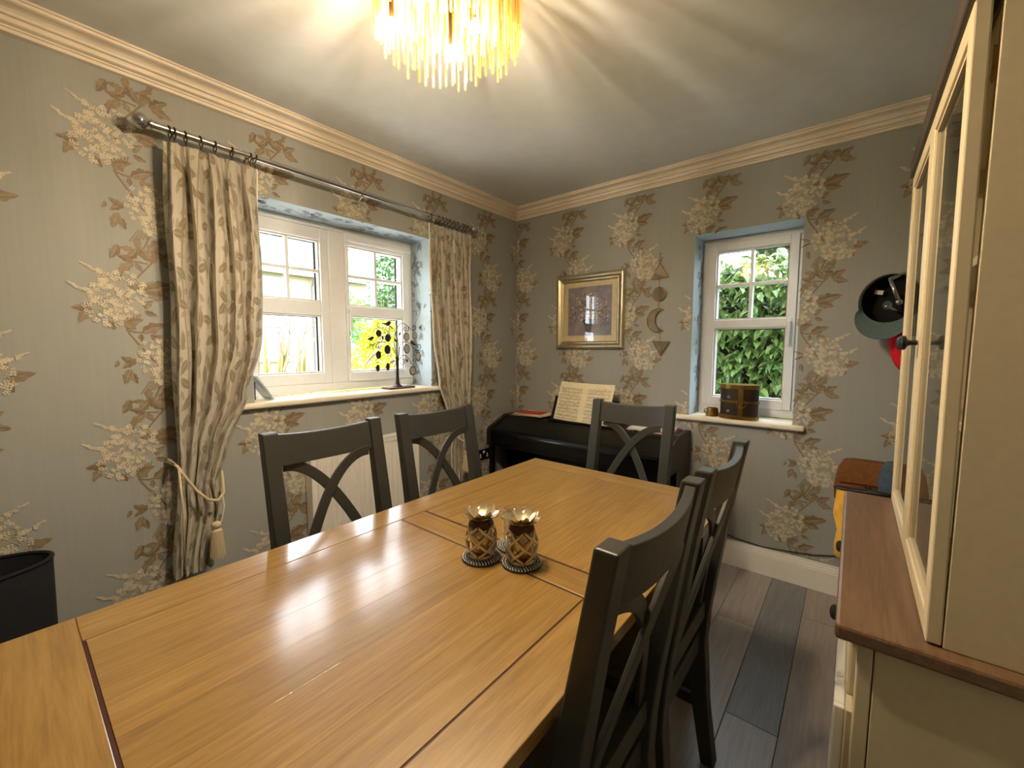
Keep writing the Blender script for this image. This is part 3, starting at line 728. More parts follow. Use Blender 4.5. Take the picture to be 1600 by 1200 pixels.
def curtain_mat():
    t = NT('curtain fabric leaf print')
    tc = t.node('TexCoord'); uv = tc.outputs['UV']
    base = lin(196, 190, 176); leaf = lin(140, 128, 106)
    def layer(scale, L, W, off):
        mp = t.node('Mapping'); mp.inputs['Scale'].default_value = (scale, scale, 1); mp.inputs['Location'].default_value = (off, off * .7, 0); t.link(uv, mp.inputs[0])
        v = t.node('TexVoronoi', voronoi_dimensions='2D', feature='F1'); v.inputs['Scale'].default_value = 1.0; v.inputs['Randomness'].default_value = .75
        t.link(mp.outputs[0], v.inputs['Vector'])
        d = t.node('VectorMath', operation='SUBTRACT'); t.link(mp.outputs[0], d.inputs[0]); t.link(v.outputs['Position'], d.inputs[1])
        sp = t.node('SeparateColor'); t.link(v.outputs['Color'], sp.inputs[0])
        ro = t.node('VectorRotate', rotation_type='Z_AXIS'); t.link(d.outputs[0], ro.inputs['Vector']); t.link(t.math('MULTIPLY', sp.outputs[0], 6.28), ro.inputs['Angle'])
        xyz = t.node('SeparateXYZ'); t.link(ro.outputs[0], xyz.inputs[0])
        x = xyz.outputs[0]; y = t.math('ABSOLUTE', xyz.outputs[1])
        par = t.math('MULTIPLY', t.math('SUBTRACT', 1.0, t.math('POWER', t.math('DIVIDE', t.math('ABSOLUTE', x), L), 2.0)), W)
        inside = t.math('GREATER_THAN', par, y)
        vein = t.math('GREATER_THAN', y, .012)
        return t.math('MULTIPLY', inside, vein)
    a = layer(10.5, .44, .19, 0); b = layer(15, .40, .16, 3.3)
    wv = t.node('TexWave', wave_type='BANDS', bands_direction='X'); mp = t.node('Mapping'); mp.inputs['Scale'].default_value = (2.4, .5, 1); t.link(uv, mp.inputs[0]); t.link(mp.outputs[0], wv.inputs['Vector'])
    wv.inputs['Scale'].default_value = 1.0; wv.inputs['Distortion'].default_value = 9.0; wv.inputs['Detail'].default_value = 0; wv.inputs['Detail Scale'].default_value = 1.2
    stemm = t.math('GREATER_THAN', wv.outputs['Fac'], .985)
    f = t.math('MAXIMUM', t.math('MAXIMUM', a, t.math('MULTIPLY', b, .7)), t.math('MULTIPLY', stemm, .8))
    t.link(t.mix(f, base, leaf), t.b.inputs['Base Color'])
    t.set(Roughness=.62); t.b.inputs['Specular IOR Level'].default_value = .35; t.b.inputs['Sheen Weight'].default_value = .15
    n = t.node('TexNoise', Scale=350.0); t.link(uv, n.inputs['Vector']); t.bump(n.outputs['Fac'], .1, .001)
    tl = t.node('BsdfTranslucent', Color=(.6, .52, .36, 1)); mx = t.node('MixShader'); mx.inputs[0].default_value = .16
    t.link(t.b.outputs[0], mx.inputs[1]); t.link(tl.outputs[0], mx.inputs[2]); t.link(mx.outputs[0], t.out.inputs['Surface'])
    return t.m
M_CURT = curtain_mat(); M_LINING = plain('cream lining', (228, 220, 200), .8, var=.03)
def lerp_table(tab, z):
    for (za, va), (zb, vb) in zip(tab[:-1], tab[1:]):
        if z >= zb:
            t = (z - za) / (zb - za); t = t * t * (3 - 2 * t) * .5 + t * .5; return va + (vb - va) * t
    return tab[-1][1]
def curtain(lab, left, right, amp, ztop, zbot, nf, phase, xoff, lead):
    root = thing('curtain', lab, 'curtain', (XP, (left[0][1] + right[0][1]) / 2, zbot), group='pinch pleat curtains at the wide window')
    NU, NV = nf * 12, 70; me_v = []; uvs = []; fabric_w = 1.15
    for j in range(NV + 1):
        z = ztop + (zbot - ztop) * j / NV
        l, r = lerp_table(left, z), lerp_table(right, z); a = lerp_table(amp, z); k = lerp_table(xoff, z)
        for i in range(NU + 1):
            u = i / NU; ph = 2 * PI * nf * u + phase
            s_ = abs(math.sin(ph / 2)); fold = 2 * s_ ** .55 - 1.25 + .12 * math.sin(3 * ph + 4 * u)
            pinch = max(0, 1 - j / 7.0)
            fold = fold * (1 - .45 * pinch) + pinch * .28 * math.sin(ph * 3 + 1)
            x = XP - .012 + k + a * fold + .006 * math.sin(5 * u + z * 3)
            y = l + (r - l) * u + .25 * a * math.cos(ph) * (1 if .02 < u < .98 else 0) + .004 * math.sin(z * 9 + u * 20)
            me_v.append((x, y, z)); uvs.append((u * fabric_w, z))
    F = [(j * (NU + 1) + i, j * (NU + 1) + i + 1, (j + 1) * (NU + 1) + i + 1, (j + 1) * (NU + 1) + i) for j in range(NV) for i in range(NU)]
    m_ = MB(); m_.v = me_v; m_.f = F; m_.mi = [0] * len(F)
    o = m_.build('drape', M_CURT, root, smooth=True)
    ul = o.data.uv_layers.new(name='uv')
    for lp in o.data.loops: ul.data[lp.index].uv = uvs[lp.vertex_index]
    # lining behind the drape
    m2 = MB(); m2.v = [(x - .0045, y, z) for x, y, z in me_v]; m2.f = F; m2.mi = [0] * len(F); m2.build('lining', M_LINING, root, smooth=True)
    # leading edge hem
    c_ = [me_v[j * (NU + 1) + (NU if lead else 0)] for j in range(0, NV + 1, 2)]
    MB().tube([(x - .002, y + (.002 if lead else -.002), z) for x, y, z in c_], .0042, 6).build('hem', M_LINING, root, smooth=True)
    return root
ZT = 2.122
curtL = curtain('long leaf-patterned curtain drawn in by the braided tieback beside the bare wall',
        [(ZT, .455), (1.6, .447), (.83, .432), (.70, .425), (.40, .395)], [(ZT, .782), (1.75, .792), (1.35, .770), (1.10, .70), (.90, .612), (.74, .568), (.62, .585), (.40, .535)],
        [(ZT, .022), (2.0, .048), (1.2, .046), (.74, .022), (.40, .026)], ZT, .37, 5, .4, [(ZT, 0), (1.2, .005), (.74, -.015), (.37, -.01)], 1)
curtR = curtain('leaf-patterned curtain by the room corner, sunlit along its inner edge',
        [(ZT - .02, 1.762), (1.75, 1.757), (1.4, 1.775), (1.08, 1.822), (.90, 1.89), (.74, 1.95), (.60, 1.93), (.37, 1.94)], [(ZT - .02, 2.128), (1.6, 2.118), (.9, 2.105), (.74, 2.095), (.37, 2.10)],
        [(ZT - .02, .020), (2.0, .036), (1.2, .036), (.74, .02), (.37, .024)], ZT - .02, .37, 7, 2.0, [(ZT, 0), (1.2, .005), (.74, -.015), (.37, -.01)], 0)
def rings(root, ys):
    for y in ys:
        zc = zline(y); tl = random.uniform(-.25, .25); rr = .0205
        pts = [(XP + rr * math.cos(2 * PI * k / 20), y + tl * rr * math.sin(2 * PI * k / 20), zc - .007 + rr * math.sin(2 * PI * k / 20)) for k in range(20)]
        rg = MB().tube(pts, .0022, 6, closed=True).build('curtain_ring', M_BRONZE, root, smooth=True)
        MB().tube([(XP, y, zc - .030), (XP - .004, y, zc - .040)], .0016, 6).build('ring_eye', M_BRONZE, rg)
rings(curtL, [.475, .490, .525, .575, .625, .685, .755, .775])
rings(curtR, [1.765, 1.83, 1.865, 1.895, 1.925, 1.96, 1.995, 2.04, 2.065, 2.09])
M_CORD = plain('cream cord', (206, 190, 156), .8, var=.15, scale=300, bump=.4)
def tieback(lab, hook_y, hook_z, pts, tas):
    t = thing('curtain_tieback', lab, 'tieback', (XL, hook_y, hook_z), group='cord tiebacks with tassels')
    def rope(p): 
        P_ = [Vector(q) for q in p]; out = []
        for i in range(len(P_) - 1):
            for k in range(6): out.append(P_[i].lerp(P_[i + 1], k / 6))
        return out + [P_[-1]]
    MB().tube(rope(pts), .0055, 8).build('cord', M_CORD, t, smooth=True)
    MB().lathe([(.001, 0), (.012, .004), (.012, .012), (.006, .03), (.006, .09)][:], (XL + .001, hook_y, hook_z), 10, axis='X').build('hook', M_CHROME, t, smooth='auto')
    x, y, z = tas
    MB().ball((x, y, z), .019, 14, 10, (1, 1, .85)).build('tassel_head', M_CORD, t, smooth=True)
    sk_ = MB(); rr = random.Random(5)
    sk_.lathe([(.008, z - .012), (.019, z - .022), (.021, z - .05), (.024, z - .128)], (x, y, 0), 20)
    so = sk_.build('tassel_skirt', M_CORD, t, smooth='auto')
    fr = MB()
    for k in range(40):
        a = 2 * PI * k / 40; r0, r1 = .0195, .0255 + rr.uniform(-.002, .003)
        fr.tube([(x + r0 * math.cos(a), y + r0 * math.sin(a), z - .024), (x + r1 * math.cos(a + .05), y + r1 * math.sin(a + .05), z - .132 - rr.uniform(0, .012))], .0016, 4)
    stuff(fr.build('tassel_fringe', M_CORD, so))
    return t
tieback('cream cord tieback with tassel around the long curtain by the bare wall', .415, .85,
        [(XL + .02, .415, .86), (XP + .02, .425, .84), (XP + .040, .447, .79), (XP + .046, .475, .735), (XP + .047, .51, .69), (XP + .044, .545, .675), (XP + .03, .572, .70), (XP - .01, .582, .75), (XP - .03, .585, .78)], (XP + .052, .532, .575))
MB().tube([(XP + .03, .424, .845), (XP + .034, .428, .65), (XP + .03, .420, .42)], .0045, 6).build('cord_end', M_CORD, [o for o in bpy.data.objects if o.name == 'curtain_tieback'][0], smooth=True)
tieback('cream cord tieback with tassel around the curtain by the room corner', 2.115, .82,
        [(XL + .02, 2.115, .83), (XP + .02, 2.105, .81), (XP + .042, 2.08, .74), (XP + .047, 2.03, .69), (XP + .044, 1.98, .68), (XP + .03, 1.945, .71), (XP - .01, 1.938, .76)], (XP + .052, 2.01, .60))

# ------------------------------------------------------------------ framed flower print
pf = thing('framed_picture', 'gilt framed print of pale flowers in a dark vase', 'picture', (-1.515, YF, 1.31))
X0, X1, Z0, Z1 = -1.792, -1.240, 1.312, 1.856
FP = [(0, .0005), (0, .018), (.006, .026), (.016, .029), (.026, .026), (.032, .019), (.042, .015), (.050, .017), (.056, .013), (.056, .0005)]
def frame_sides(mk, X0, X1, Z0, Z1, prof, mat, parent, Yw):
    for side in range(4):
        secs = []
        for e in (0, 1):
            ring = []
            for d, h in prof:
                c4 = [(X0 + d, Z0 + d), (X1 - d, Z0 + d), (X1 - d, Z1 - d), (X0 + d, Z1 - d)]
                x, z = c4[(side + e) % 4]; ring.append((x, Yw - h, z))
            secs.append(ring)
        MB().sections(secs).build('frame_side', mat, parent, smooth='auto')
M_GILT = plain('silver gilt', (204, 192, 160), .3, .85, var=.12, scale=25)
frame_sides(0, X0, X1, Z0, Z1, FP, M_GILT, pf, YF)
q = .0562
box_o('mount', plain('cream mount', (222, 204, 162), .8), (X0 + q, X1 - q, YF - .006, YF - .001, Z0 + q, Z1 - q), pf, bevel=0)
AX0, AX1, AZ0, AZ1 = X0 + .098, X1 - .098, Z0 + .098, Z1 - .092
def art_mat():
    t = NT('painted ground'); n = t.node('TexNoise', Scale=9.0, Detail=8.0, Roughness=.7); t.link(t.coord(), n.inputs['Vector'])
    t.link(t.ramp(n.outputs['Fac'], [(.3, lin(116, 108, 116)), (.5, lin(146, 138, 146)), (.7, lin(174, 164, 170))]), t.b.inputs['Base Color']); t.set(Roughness=.7); return t.m
art = [art_mat(), plain('painted vase', (52, 56, 66), .7, var=.2), plain('painted stems', (104, 90, 88), .7, var=.3), plain('painted petals', (222, 212, 200), .7, var=.2), plain('painted petals pink', (176, 152, 146), .7, var=.2)]
am = MB(); Ya = YF - .0063
def flat(pts, m, k=0): am.add([(x, Ya - .0002 * k, z) for x, z in pts], [tuple(range(len(pts)))], m)
flat([(AX0, AZ0), (AX1, AZ0), (AX1, AZ1), (AX0, AZ1)], 0)
cx = (AX0 + AX1) / 2
flat([(cx - .055, AZ0 + .118), (cx + .045, AZ0 + .118), (cx + .02, AZ0 + .06), (cx + .018, AZ0), (cx - .028, AZ0), (cx - .032, AZ0 + .06)], 1, 1)
rr = random.Random(4)
for k in range(420):
    a = rr.uniform(-.2, PI + .2); r = math.sqrt(rr.random()); x = cx + .165 * r * math.cos(a); z = AZ0 + .13 + .18 * r * math.sin(a) + rr.uniform(-.02, .03)
    x = max(AX0 + .012, min(AX1 - .012, x)); z = max(AZ0 + .07, min(AZ1 - .012, z))
    s_ = rr.uniform(.003, .008) * (1.2 if r < .5 else .9); n = 5; p0 = rr.random() * 6
    m = rr.choice((2, 2, 2, 3, 4, 4)) if r > .45 else rr.choice((2, 3, 3, 4))
    flat([(x + s_ * math.cos(p0 + 2 * PI * i / n) * rr.uniform(.6, 1.2), z + s_ * math.sin(p0 + 2 * PI * i / n) * rr.uniform(.6, 1.2)) for i in range(n)], m, 2 + k % 3)
am.build('artwork', art, pf, flip=False)
box_o('glazing', thin_glass('picture glass'), (X0 + q, X1 - q, YF - .0105, YF - .0085, Z0 + q, Z1 - q), pf, bevel=0)

# ------------------------------------------------------------------ moon wall hanging
wh = thing('wall_hanging', 'gold edged mirror hanging of triangles, disc and crescent moon', 'wall hanging', (-1.005, YF, 1.27))
M_MIRROR = plain('mirror', (226, 222, 212), .03, 1.0, var=.01)
M_GOLDE = plain('rose gold edge', (196, 146, 92), .25, .9)
def charm(name, outline, edge=.0045):
    p = MB().prism([(x, YF - .012, z) for x, z in outline], (0, 0, 0), (0, .004, 0)).build(name, M_MIRROR, wh)
    MB().tube([(x, YF - .011, z) for x, z in outline], edge, 6, closed=True).build('gold_edge', M_GOLDE, p)
HX = -1.003
charm('triangle_mirror', [(HX - .002, 1.868), (HX - .054, 1.766), (HX + .056, 1.772)])
charm('disc_mirror', [(HX - .002 + .043 * math.cos(2 * PI * k / 28), 1.668 + .044 * math.sin(2 * PI * k / 28)) for k in range(28)], .0025)
oc = [(math.radians(a)) for a in range(62, 300, 10)]
outer = [(HX - .002 + .074 * math.cos(a), 1.498 + .076 * math.sin(a)) for a in oc]
inner = [(HX + .040 + .066 * math.cos(math.radians(a)), 1.500 + .071 * math.sin(math.radians(a))) for a in range(262, 108, -11)]
charm('crescent_mirror', outer + inner, .003)
charm('triangle_mirror', [(HX - .036, 1.363), (HX + .076, 1.359), (HX + .018, 1.270)])
for za, zb, dx in ((1.925, 1.870, -.002), (1.768, 1.712, -.002), (1.624, 1.572, -.004), (1.422, 1.362, .012)):
    MB().tube([(HX + dx, YF - .010, za), (HX + dx, YF - .010, zb)], .0018, 6).build('chain', M_GOLDE, wh)
MB().tube([(HX - .002 + .009 * math.cos(2 * PI * k / 14), YF - .010, 1.893 + .016 * math.sin(2 * PI * k / 14)) for k in range(14)], .002, 6, closed=True).build('link', M_GOLDE, wh)
MB().lathe([(.004, -.018), (.006, -.016), (.004, -.012), (.004, -.0005)], (HX - .002, YF, 1.926), 10, axis='Y').build('hook', M_CHROME, wh, smooth='auto')

# ------------------------------------------------------------------ coat hooks, caps and hanging bags by the dresser
ck = thing('coat_rack', 'wall mounted metal coat hooks beyond the dresser', 'coat rack', (.22, YF, 1.6))
box_o('rail', M_BRONZE, (.10, .46, YF - .012, YF - .0005, 1.60, 1.66), ck)
MB().tube([(.155, YF - .012, 1.63), (.155, YF - .12, 1.66), px(1391, 436, Y=YF - .26)], [.008, .0075, .0075], 10).build('peg', M_CHROME, ck, smooth=True)
MB().tube([(.150, YF - .012, 1.61), px(1412, 492, Y=YF - .12), px(1385, 478, Y=YF - .25)], [.007, .007, .006], 10).build('peg', M_CHROME, ck, smooth=True)
MB().tube([px(1391, 436, Y=YF - .265), px(1404, 470, Y=YF - .272)], [.007, .008], 10).build('peg_arm', M_CHROME, ck, smooth=True)
MB().ball(px(1405, 472, Y=YF - .272), .013, 12, 8).build('peg_end', M_CHROME, ck, smooth=True)
for x in (.235, .335, .425):
    MB().tube([(x, YF - .012, 1.64), (x, YF - .05, 1.645), (x, YF - .11, 1.70)], [.007, .006, .006], 8).build('hook', M_CHROME, ck, smooth=True)
    MB().tube([(x, YF - .012, 1.615), (x, YF - .06, 1.60), (x, YF - .085, 1.63)], .0055, 8).build('hook', M_CHROME, ck, smooth=True)
def cap(lab, c, R_, tilt, crown, visor, roll=0):
    t = thing('flat_cap', lab, 'cap', c); c = Vector(c)
    ax = Matrix.Rotation(tilt, 3, 'X') @ Matrix.Rotation(roll, 3, 'Z')       # local: opening faces +z, visor toward +y... then tipped to the room
    def L(p): return c + ax @ Vector(p)
    secs = []; N = 28
    def ring(r, z): return [L((r * .92 * math.cos(2 * PI * k / N), r * 1.08 * math.sin(2 * PI * k / N), z)) for k in range(N)]
    crown_p = [(.02, -.108), (.055, -.104), (.085, -.088), (.104, -.055), (.108, -.02), (.098, 0)]
    inner_p = [(.094, -.001), (.102, -.02), (.098, -.052), (.080, -.082), (.05, -.098), (.018, -.102)]
    MB().sections([ring(r * R_ / .1, z * R_ / .1) for r, z in crown_p], cap=False).build('crown', crown, t, smooth=True)
    MB().sections([ring(r * R_ / .1, z * R_ / .1) for r, z in inner_p], cap=False).build('inside', plain('cap lining', (12, 12, 14), .9), t, smooth=True)
    m_ = MB(); secs = []
    for i in range(15):
        a = math.radians(-150 + 120 * i / 14); r0, r1 = .096 * R_ / .1, (.096 + .072 * math.sin(PI * i / 14) ** .6) * R_ / .1
        zc = .004 + .03 * math.sin(PI * i / 14) * 1
        p0 = (r0 * .92 * math.cos(a), r0 * 1.08 * math.sin(a)); p1 = (r1 * .92 * math.cos(a), r1 * 1.08 * math.sin(a))
        secs.append([L((*p0, 0)), L((*p1, .022 * R_ / .1)), L((*p1, .026 * R_ / .1)), L((*p0, .005))])
    m_.sections(secs).build('visor', visor, t, smooth='auto')
    if roll < .5: MB().obox(L((-.045, .045, -.072)), (ax @ Vector((.016, 0, 0)), ax @ Vector((0, .010, 0)), ax @ Vector((0, 0, .001)))).build('label_tag', M_SHEET, t)
    return t
M_TEAL = plain('teal tweed', (88, 108, 108), .9, var=.25, scale=200, bump=.2); M_TWEED = plain('dark tweed', (54, 56, 52), .95, var=.3, scale=200, bump=.3)
cap('dark tweed cap with teal visor hanging open side out on the coat hook', (.108, YF - .155, 1.545), .108, math.radians(80), M_TWEED, M_TEAL, roll=-.22)
m_ = MB(); c0 = Vector((.178, YF - .10, 1.375)); secs = []
for i, (r, z) in enumerate([(.012, -.155), (.03, -.13), (.045, -.09), (.055, -.03), (.056, .02), (.045, .04), (.01, .048)]):
    secs.append([c0 + Vector((r * math.cos(2 * PI * k / 18) * 1.05, r * .75 * math.sin(2 * PI * k / 18), z)) for k in range(18)])
tag(m_.sections(secs).build('woollen_hat', plain('red wool', (212, 24, 42), .95, var=.2, scale=120, bump=.5), None, smooth=True), 'bright red woollen hat hanging below the tweed cap', 'hat')

def bag(name, lab, c, hw, hd, h, mat, strap_to, flap=True, squash=1.0):
    t = thing(name, lab, 'bag', c); c = Vector(c); secs = []
    for f, z in ((.80, 0), (1.0, .04), (1.03, h * .45), (.94, h * .8), (.78, h * .97), (.62, h)):
        N = 20; secs.append([c + Vector((hw * f * math.copysign(abs(math.cos(a)) ** .55, math.cos(a)), hd * f * math.copysign(abs(math.sin(a)) ** .8, math.sin(a)), z)) for a in [2 * PI * k / N for k in range(N)]])
    b = MB().sections(secs).build('body', mat, t, smooth=True)
    if flap:
        secs = []
        for i in range(9):
            u = i / 8; a = u * 2.0
            y = -hd * 1.03 * min(1, math.sin(min(a, PI / 2)) + .0) - .004 - (.004 if a > PI / 2 else 0); z = h * (1.01 - (0 if a < .8 else (a - .8) * .36))
            secs.append([c + Vector((s_ * hw * (.70 + .24 * u), y, z)) for s_ in (-1, 1)] + [c + Vector((s_ * hw * (.70 + .24 * u), y + .004, z - .003)) for s_ in (1, -1)])
        MB().sections(secs).build('flap', mat, t, smooth='auto')
        MB().tube([c + Vector((-hw * .1, -hd - .02, h * .55)), c + Vector((-hw * .02, -hd - .022, h * .60)), c + Vector((hw * .06, -hd - .02, h * .55)), c + Vector((0, -hd - .022, h * .48))], .004, 6, closed=True).build('clasp', M_BRONZE, t, smooth=True)
    s2 = Vector(strap_to)
    for s_ in (-1, 1):
        MB().tube([c + Vector((hw * (.85 + .08 * s_), 0, h * .92)), c.lerp(s2, .5) + Vector((.06 + s_ * .012, 0, h * .2)), s2], [.005, .005, .005], 6).build('strap', mat, t, smooth=True)
    return t
M_SUEDE = plain('brown suede', (122, 76, 36), .9, var=.2, scale=60, bump=.2)
bag('satchel', 'brown suede satchel hanging under the coat hooks', (.085, YF - .17, .545), .125, .055, .24, M_SUEDE, (.30, YF - .16, 1.615))
M_BLUE = plain('slate blue canvas', (66, 82, 100), .85, var=.25, scale=30, bump=.2)
bag('drawstring_bag', 'slate blue canvas bag hanging beside the brown satchel', (.19, YF - .30, .64), .075, .05, .18, M_BLUE, (.335, YF - .10, 1.615), flap=False)
yb = thing('tote_bag', 'mustard yellow tote bag with dark trim hanging on the dresser end', 'bag', (.06, 1.815, .58))
secs = []; TYB = 1.812
for f, z, b_ in ((.70, .585, .7), (.86, .60, .9), (.95, .64, 1.1), (.90, .69, 1.0), (.96, .75, .9), (1.0, .828, .5), (1.0, .838, .4)):
    secs.append([(.078 + .105 * f * math.copysign(abs(math.cos(a)) ** .5, math.cos(a)) + .005 * math.sin(z * 40), TYB + .034 * b_ * math.sin(a), z) for a in [2 * PI * k / 20 for k in range(20)]])
MB().sections(secs).build('body', plain('mustard cloth', (206, 160, 60), .9, var=.18, scale=25, bump=.3), yb, smooth=True)
MB().tube([(.078 + .107 * math.copysign(abs(math.cos(a)) ** .5, math.cos(a)), TYB + .016 * math.sin(a), .841) for a in [2 * PI * k / 20 for k in range(20)]], .004, 6, closed=True).build('trim', M_BLK, yb, smooth=True)
MB().tube([(.05, TYB - .015, .838), (.06, TYB - .030, .848), (.12, TYB - .030, .848), (.13, TYB - .015, .838)], .004, 6).build('handle', M_BLK, yb, smooth=True)
um = thing('walking_umbrella', 'slim dark folded umbrella hanging from the coat hooks', 'umbrella', (.25, YF - .05, .8))
MB().tube([(.235, YF - .06, .66), (.245, YF - .065, .9), (.265, YF - .07, 1.5)], [.006, .022, .012], 10).build('canopy', M_BLK, um, smooth=True)
MB().tube([(.265, YF - .07, 1.5), (.268, YF - .075, 1.66), (.272, YF - .085, 1.70), (.285, YF - .085, 1.715), (.30, YF - .085, 1.69)], .006, 8).build('handle', M_BRONZE, um, smooth=True)
cable = MB().tube([px(1105, 822, Y=YF - .008), px(1118, 828, Y=YF - .008), px(1150, 841, Y=YF - .008), px(1190, 854, Y=YF - .008), px(1230, 861, Y=YF - .008), px(1270, 867, Y=YF - .008), px(1312, 869, Y=YF - .008), px(1345, 868, Y=YF - .008)], .003, 6).build('power_cable', M_BLK, None, smooth=True)
tag(cable, 'thin black cable strung along the wall above the skirting board', 'cable')

# ------------------------------------------------------------------ chandelier
CHX, CHY = -.838, .772; CHB = 2.08; CHR = .180
ch = thing('rod_chandelier', 'round ceiling chandelier of dense hanging golden glass rods', 'chandelier', (CHX, CHY, ZC))
M_PLATE = plain('dark gold metal', (70, 54, 34), .4, .8)
MB().box(CHX - .17, CHX + .17, CHY - .17, CHY + .17, ZC - .03, ZC - .0005).build('ceiling_plate', M_PLATE, ch, bevel=.004)
for r in (.168, .12, .072):
    MB().tube([(CHX + r * math.cos(2 * PI * k / 40), CHY + r * math.sin(2 * PI * k / 40), ZC - .04) for k in range(40)], .005, 6, closed=True).build('ring', M_PLATE, ch, smooth=True)
for k in range(3):
    a = k * 2 * PI / 3; MB().tube([(CHX + .17 * math.cos(a), CHY + .17 * math.sin(a), ZC - .04), (CHX, CHY, ZC - .034)], .005, 6).build('spoke', M_PLATE, ch)
def rodmat():
    t = NT('amber glass rod'); t.b.inputs['Base Color'].default_value = (.30, .19, .06, 1); t.set(Roughness=.12)
    t.b.inputs['Specular IOR Level'].default_value = .6
    tl = t.node('BsdfTranslucent', Color=(.36, .25, .10, 1)); tr = t.node('BsdfTransparent', Color=(1, .9, .68, 1))
    n = t.node('TexNoise', Scale=60.0); t.link(t.coord(), n.inputs['Vector']); t.bump(n.outputs['Fac'], .3, .002)
    m1 = t.node('MixShader'); m1.inputs[0].default_value = .55; t.link(t.b.outputs[0], m1.inputs[1]); t.link(tl.outputs[0], m1.inputs[2])
    m2 = t.node('MixShader'); m2.inputs[0].default_value = .42; t.link(m1.outputs[0], m2.inputs[1]); t.link(tr.outputs[0], m2.inputs[2])
    t.link(m2.outputs[0], t.out.inputs['Surface']); return t.m
M_ROD = rodmat()
rod0 = MB().lathe([(.0010, 0), (.0030, .002), (.0030, .36), (.0012, .362)], (0, 0, 0), 8).build('glass_rod', M_ROD, None, smooth='auto')
rr = random.Random(21); first = True
for r, n, zb in ((CHR, 62, CHB), (CHR - .022, 52, CHB + .012), (.122, 44, CHB + .03), (.10, 34, CHB + .04), (.074, 24, CHB + .03), (.045, 14, CHB + .05)):
    for k in range(n):
        a = 2 * PI * (k + .5 * rr.random()) / n
        z = zb + rr.choice((0, 0, .012, .03)) + rr.uniform(-.004, .004); loc = (r * math.cos(a), r * math.sin(a), z - ZC); s_ = (ZC - .042 - z) / .362
        if first: o = rod0; o.parent = ch; o.location = loc; o.scale = (1, 1, s_); first = False
        else: share(rod0, 'glass_rod', ch, loc, scale=(1, 1, s_))
M_BULB = emit('warm lamp glow', (1.0, .82, .58), BULB)
BZ = 2.140
for bx_, by_ in ((612, 42), (742, 44), (703, 84), (655, 2)):
    p = px(bx_, by_, Z=BZ)
    MB().tube([(p.x, p.y, ZC - .036), (p.x, p.y, BZ + .020)], .006, 8).build('lamp_holder', M_PLATE, ch, smooth='auto')
    MB().ball((p.x, p.y, BZ), .013, 10, 6, (1, 1, 1.5)).build('bulb', M_BULB, ch, smooth=True)

# ------------------------------------------------------------------ table ornaments
M_BEADK = plain('black bead mat', (16, 16, 18), .5); M_BEADW = plain('silver bead', (226, 222, 214), .3, .0)
def coaster(lab, x, y):
    t = thing('beaded_coaster', lab, 'coaster', (x, y, TZ), group='beaded coasters on the table')
    MB().lathe([(.001, TZ + .0005), (.050, TZ + .0005), (.0525, TZ + .003), (.050, TZ + .0055), (.001, TZ + .0055)], (x, y, 0), 28).build('mat', M_BEADK, t, smooth='auto')
    b = MB()
    for ri in range(1, 8):
        r = .0066 * ri + .003; n = int(2 * PI * r / .0078)
        for k in range(n):
            a = 2 * PI * (k + .5 * (ri % 2)) / n; c_ = (x + r * math.cos(a), y + r * math.sin(a), TZ + .0062)
            b.ball(c_, .0023, 6, 4)
    stuff(b.build('beads', M_BEADW, t)); return t
V1, V2, V3 = (-.742, .778), (-.640, .822), (-.712, .884)
coaster('black and silver beaded coaster under the pineapple holder nearer the window', *V1)
coaster('black and silver beaded coaster under the pineapple holder nearer the dresser', *V2)
coaster('black and silver beaded coaster under the clear tumbler', *V3)
M_CHAMP = plain('champagne metal', (222, 204, 170), .32, .85, var=.1, scale=60)
M_AMBER = thin_glass('amber votive glass', (.95, .84, .66, 1), .02, 1.7)
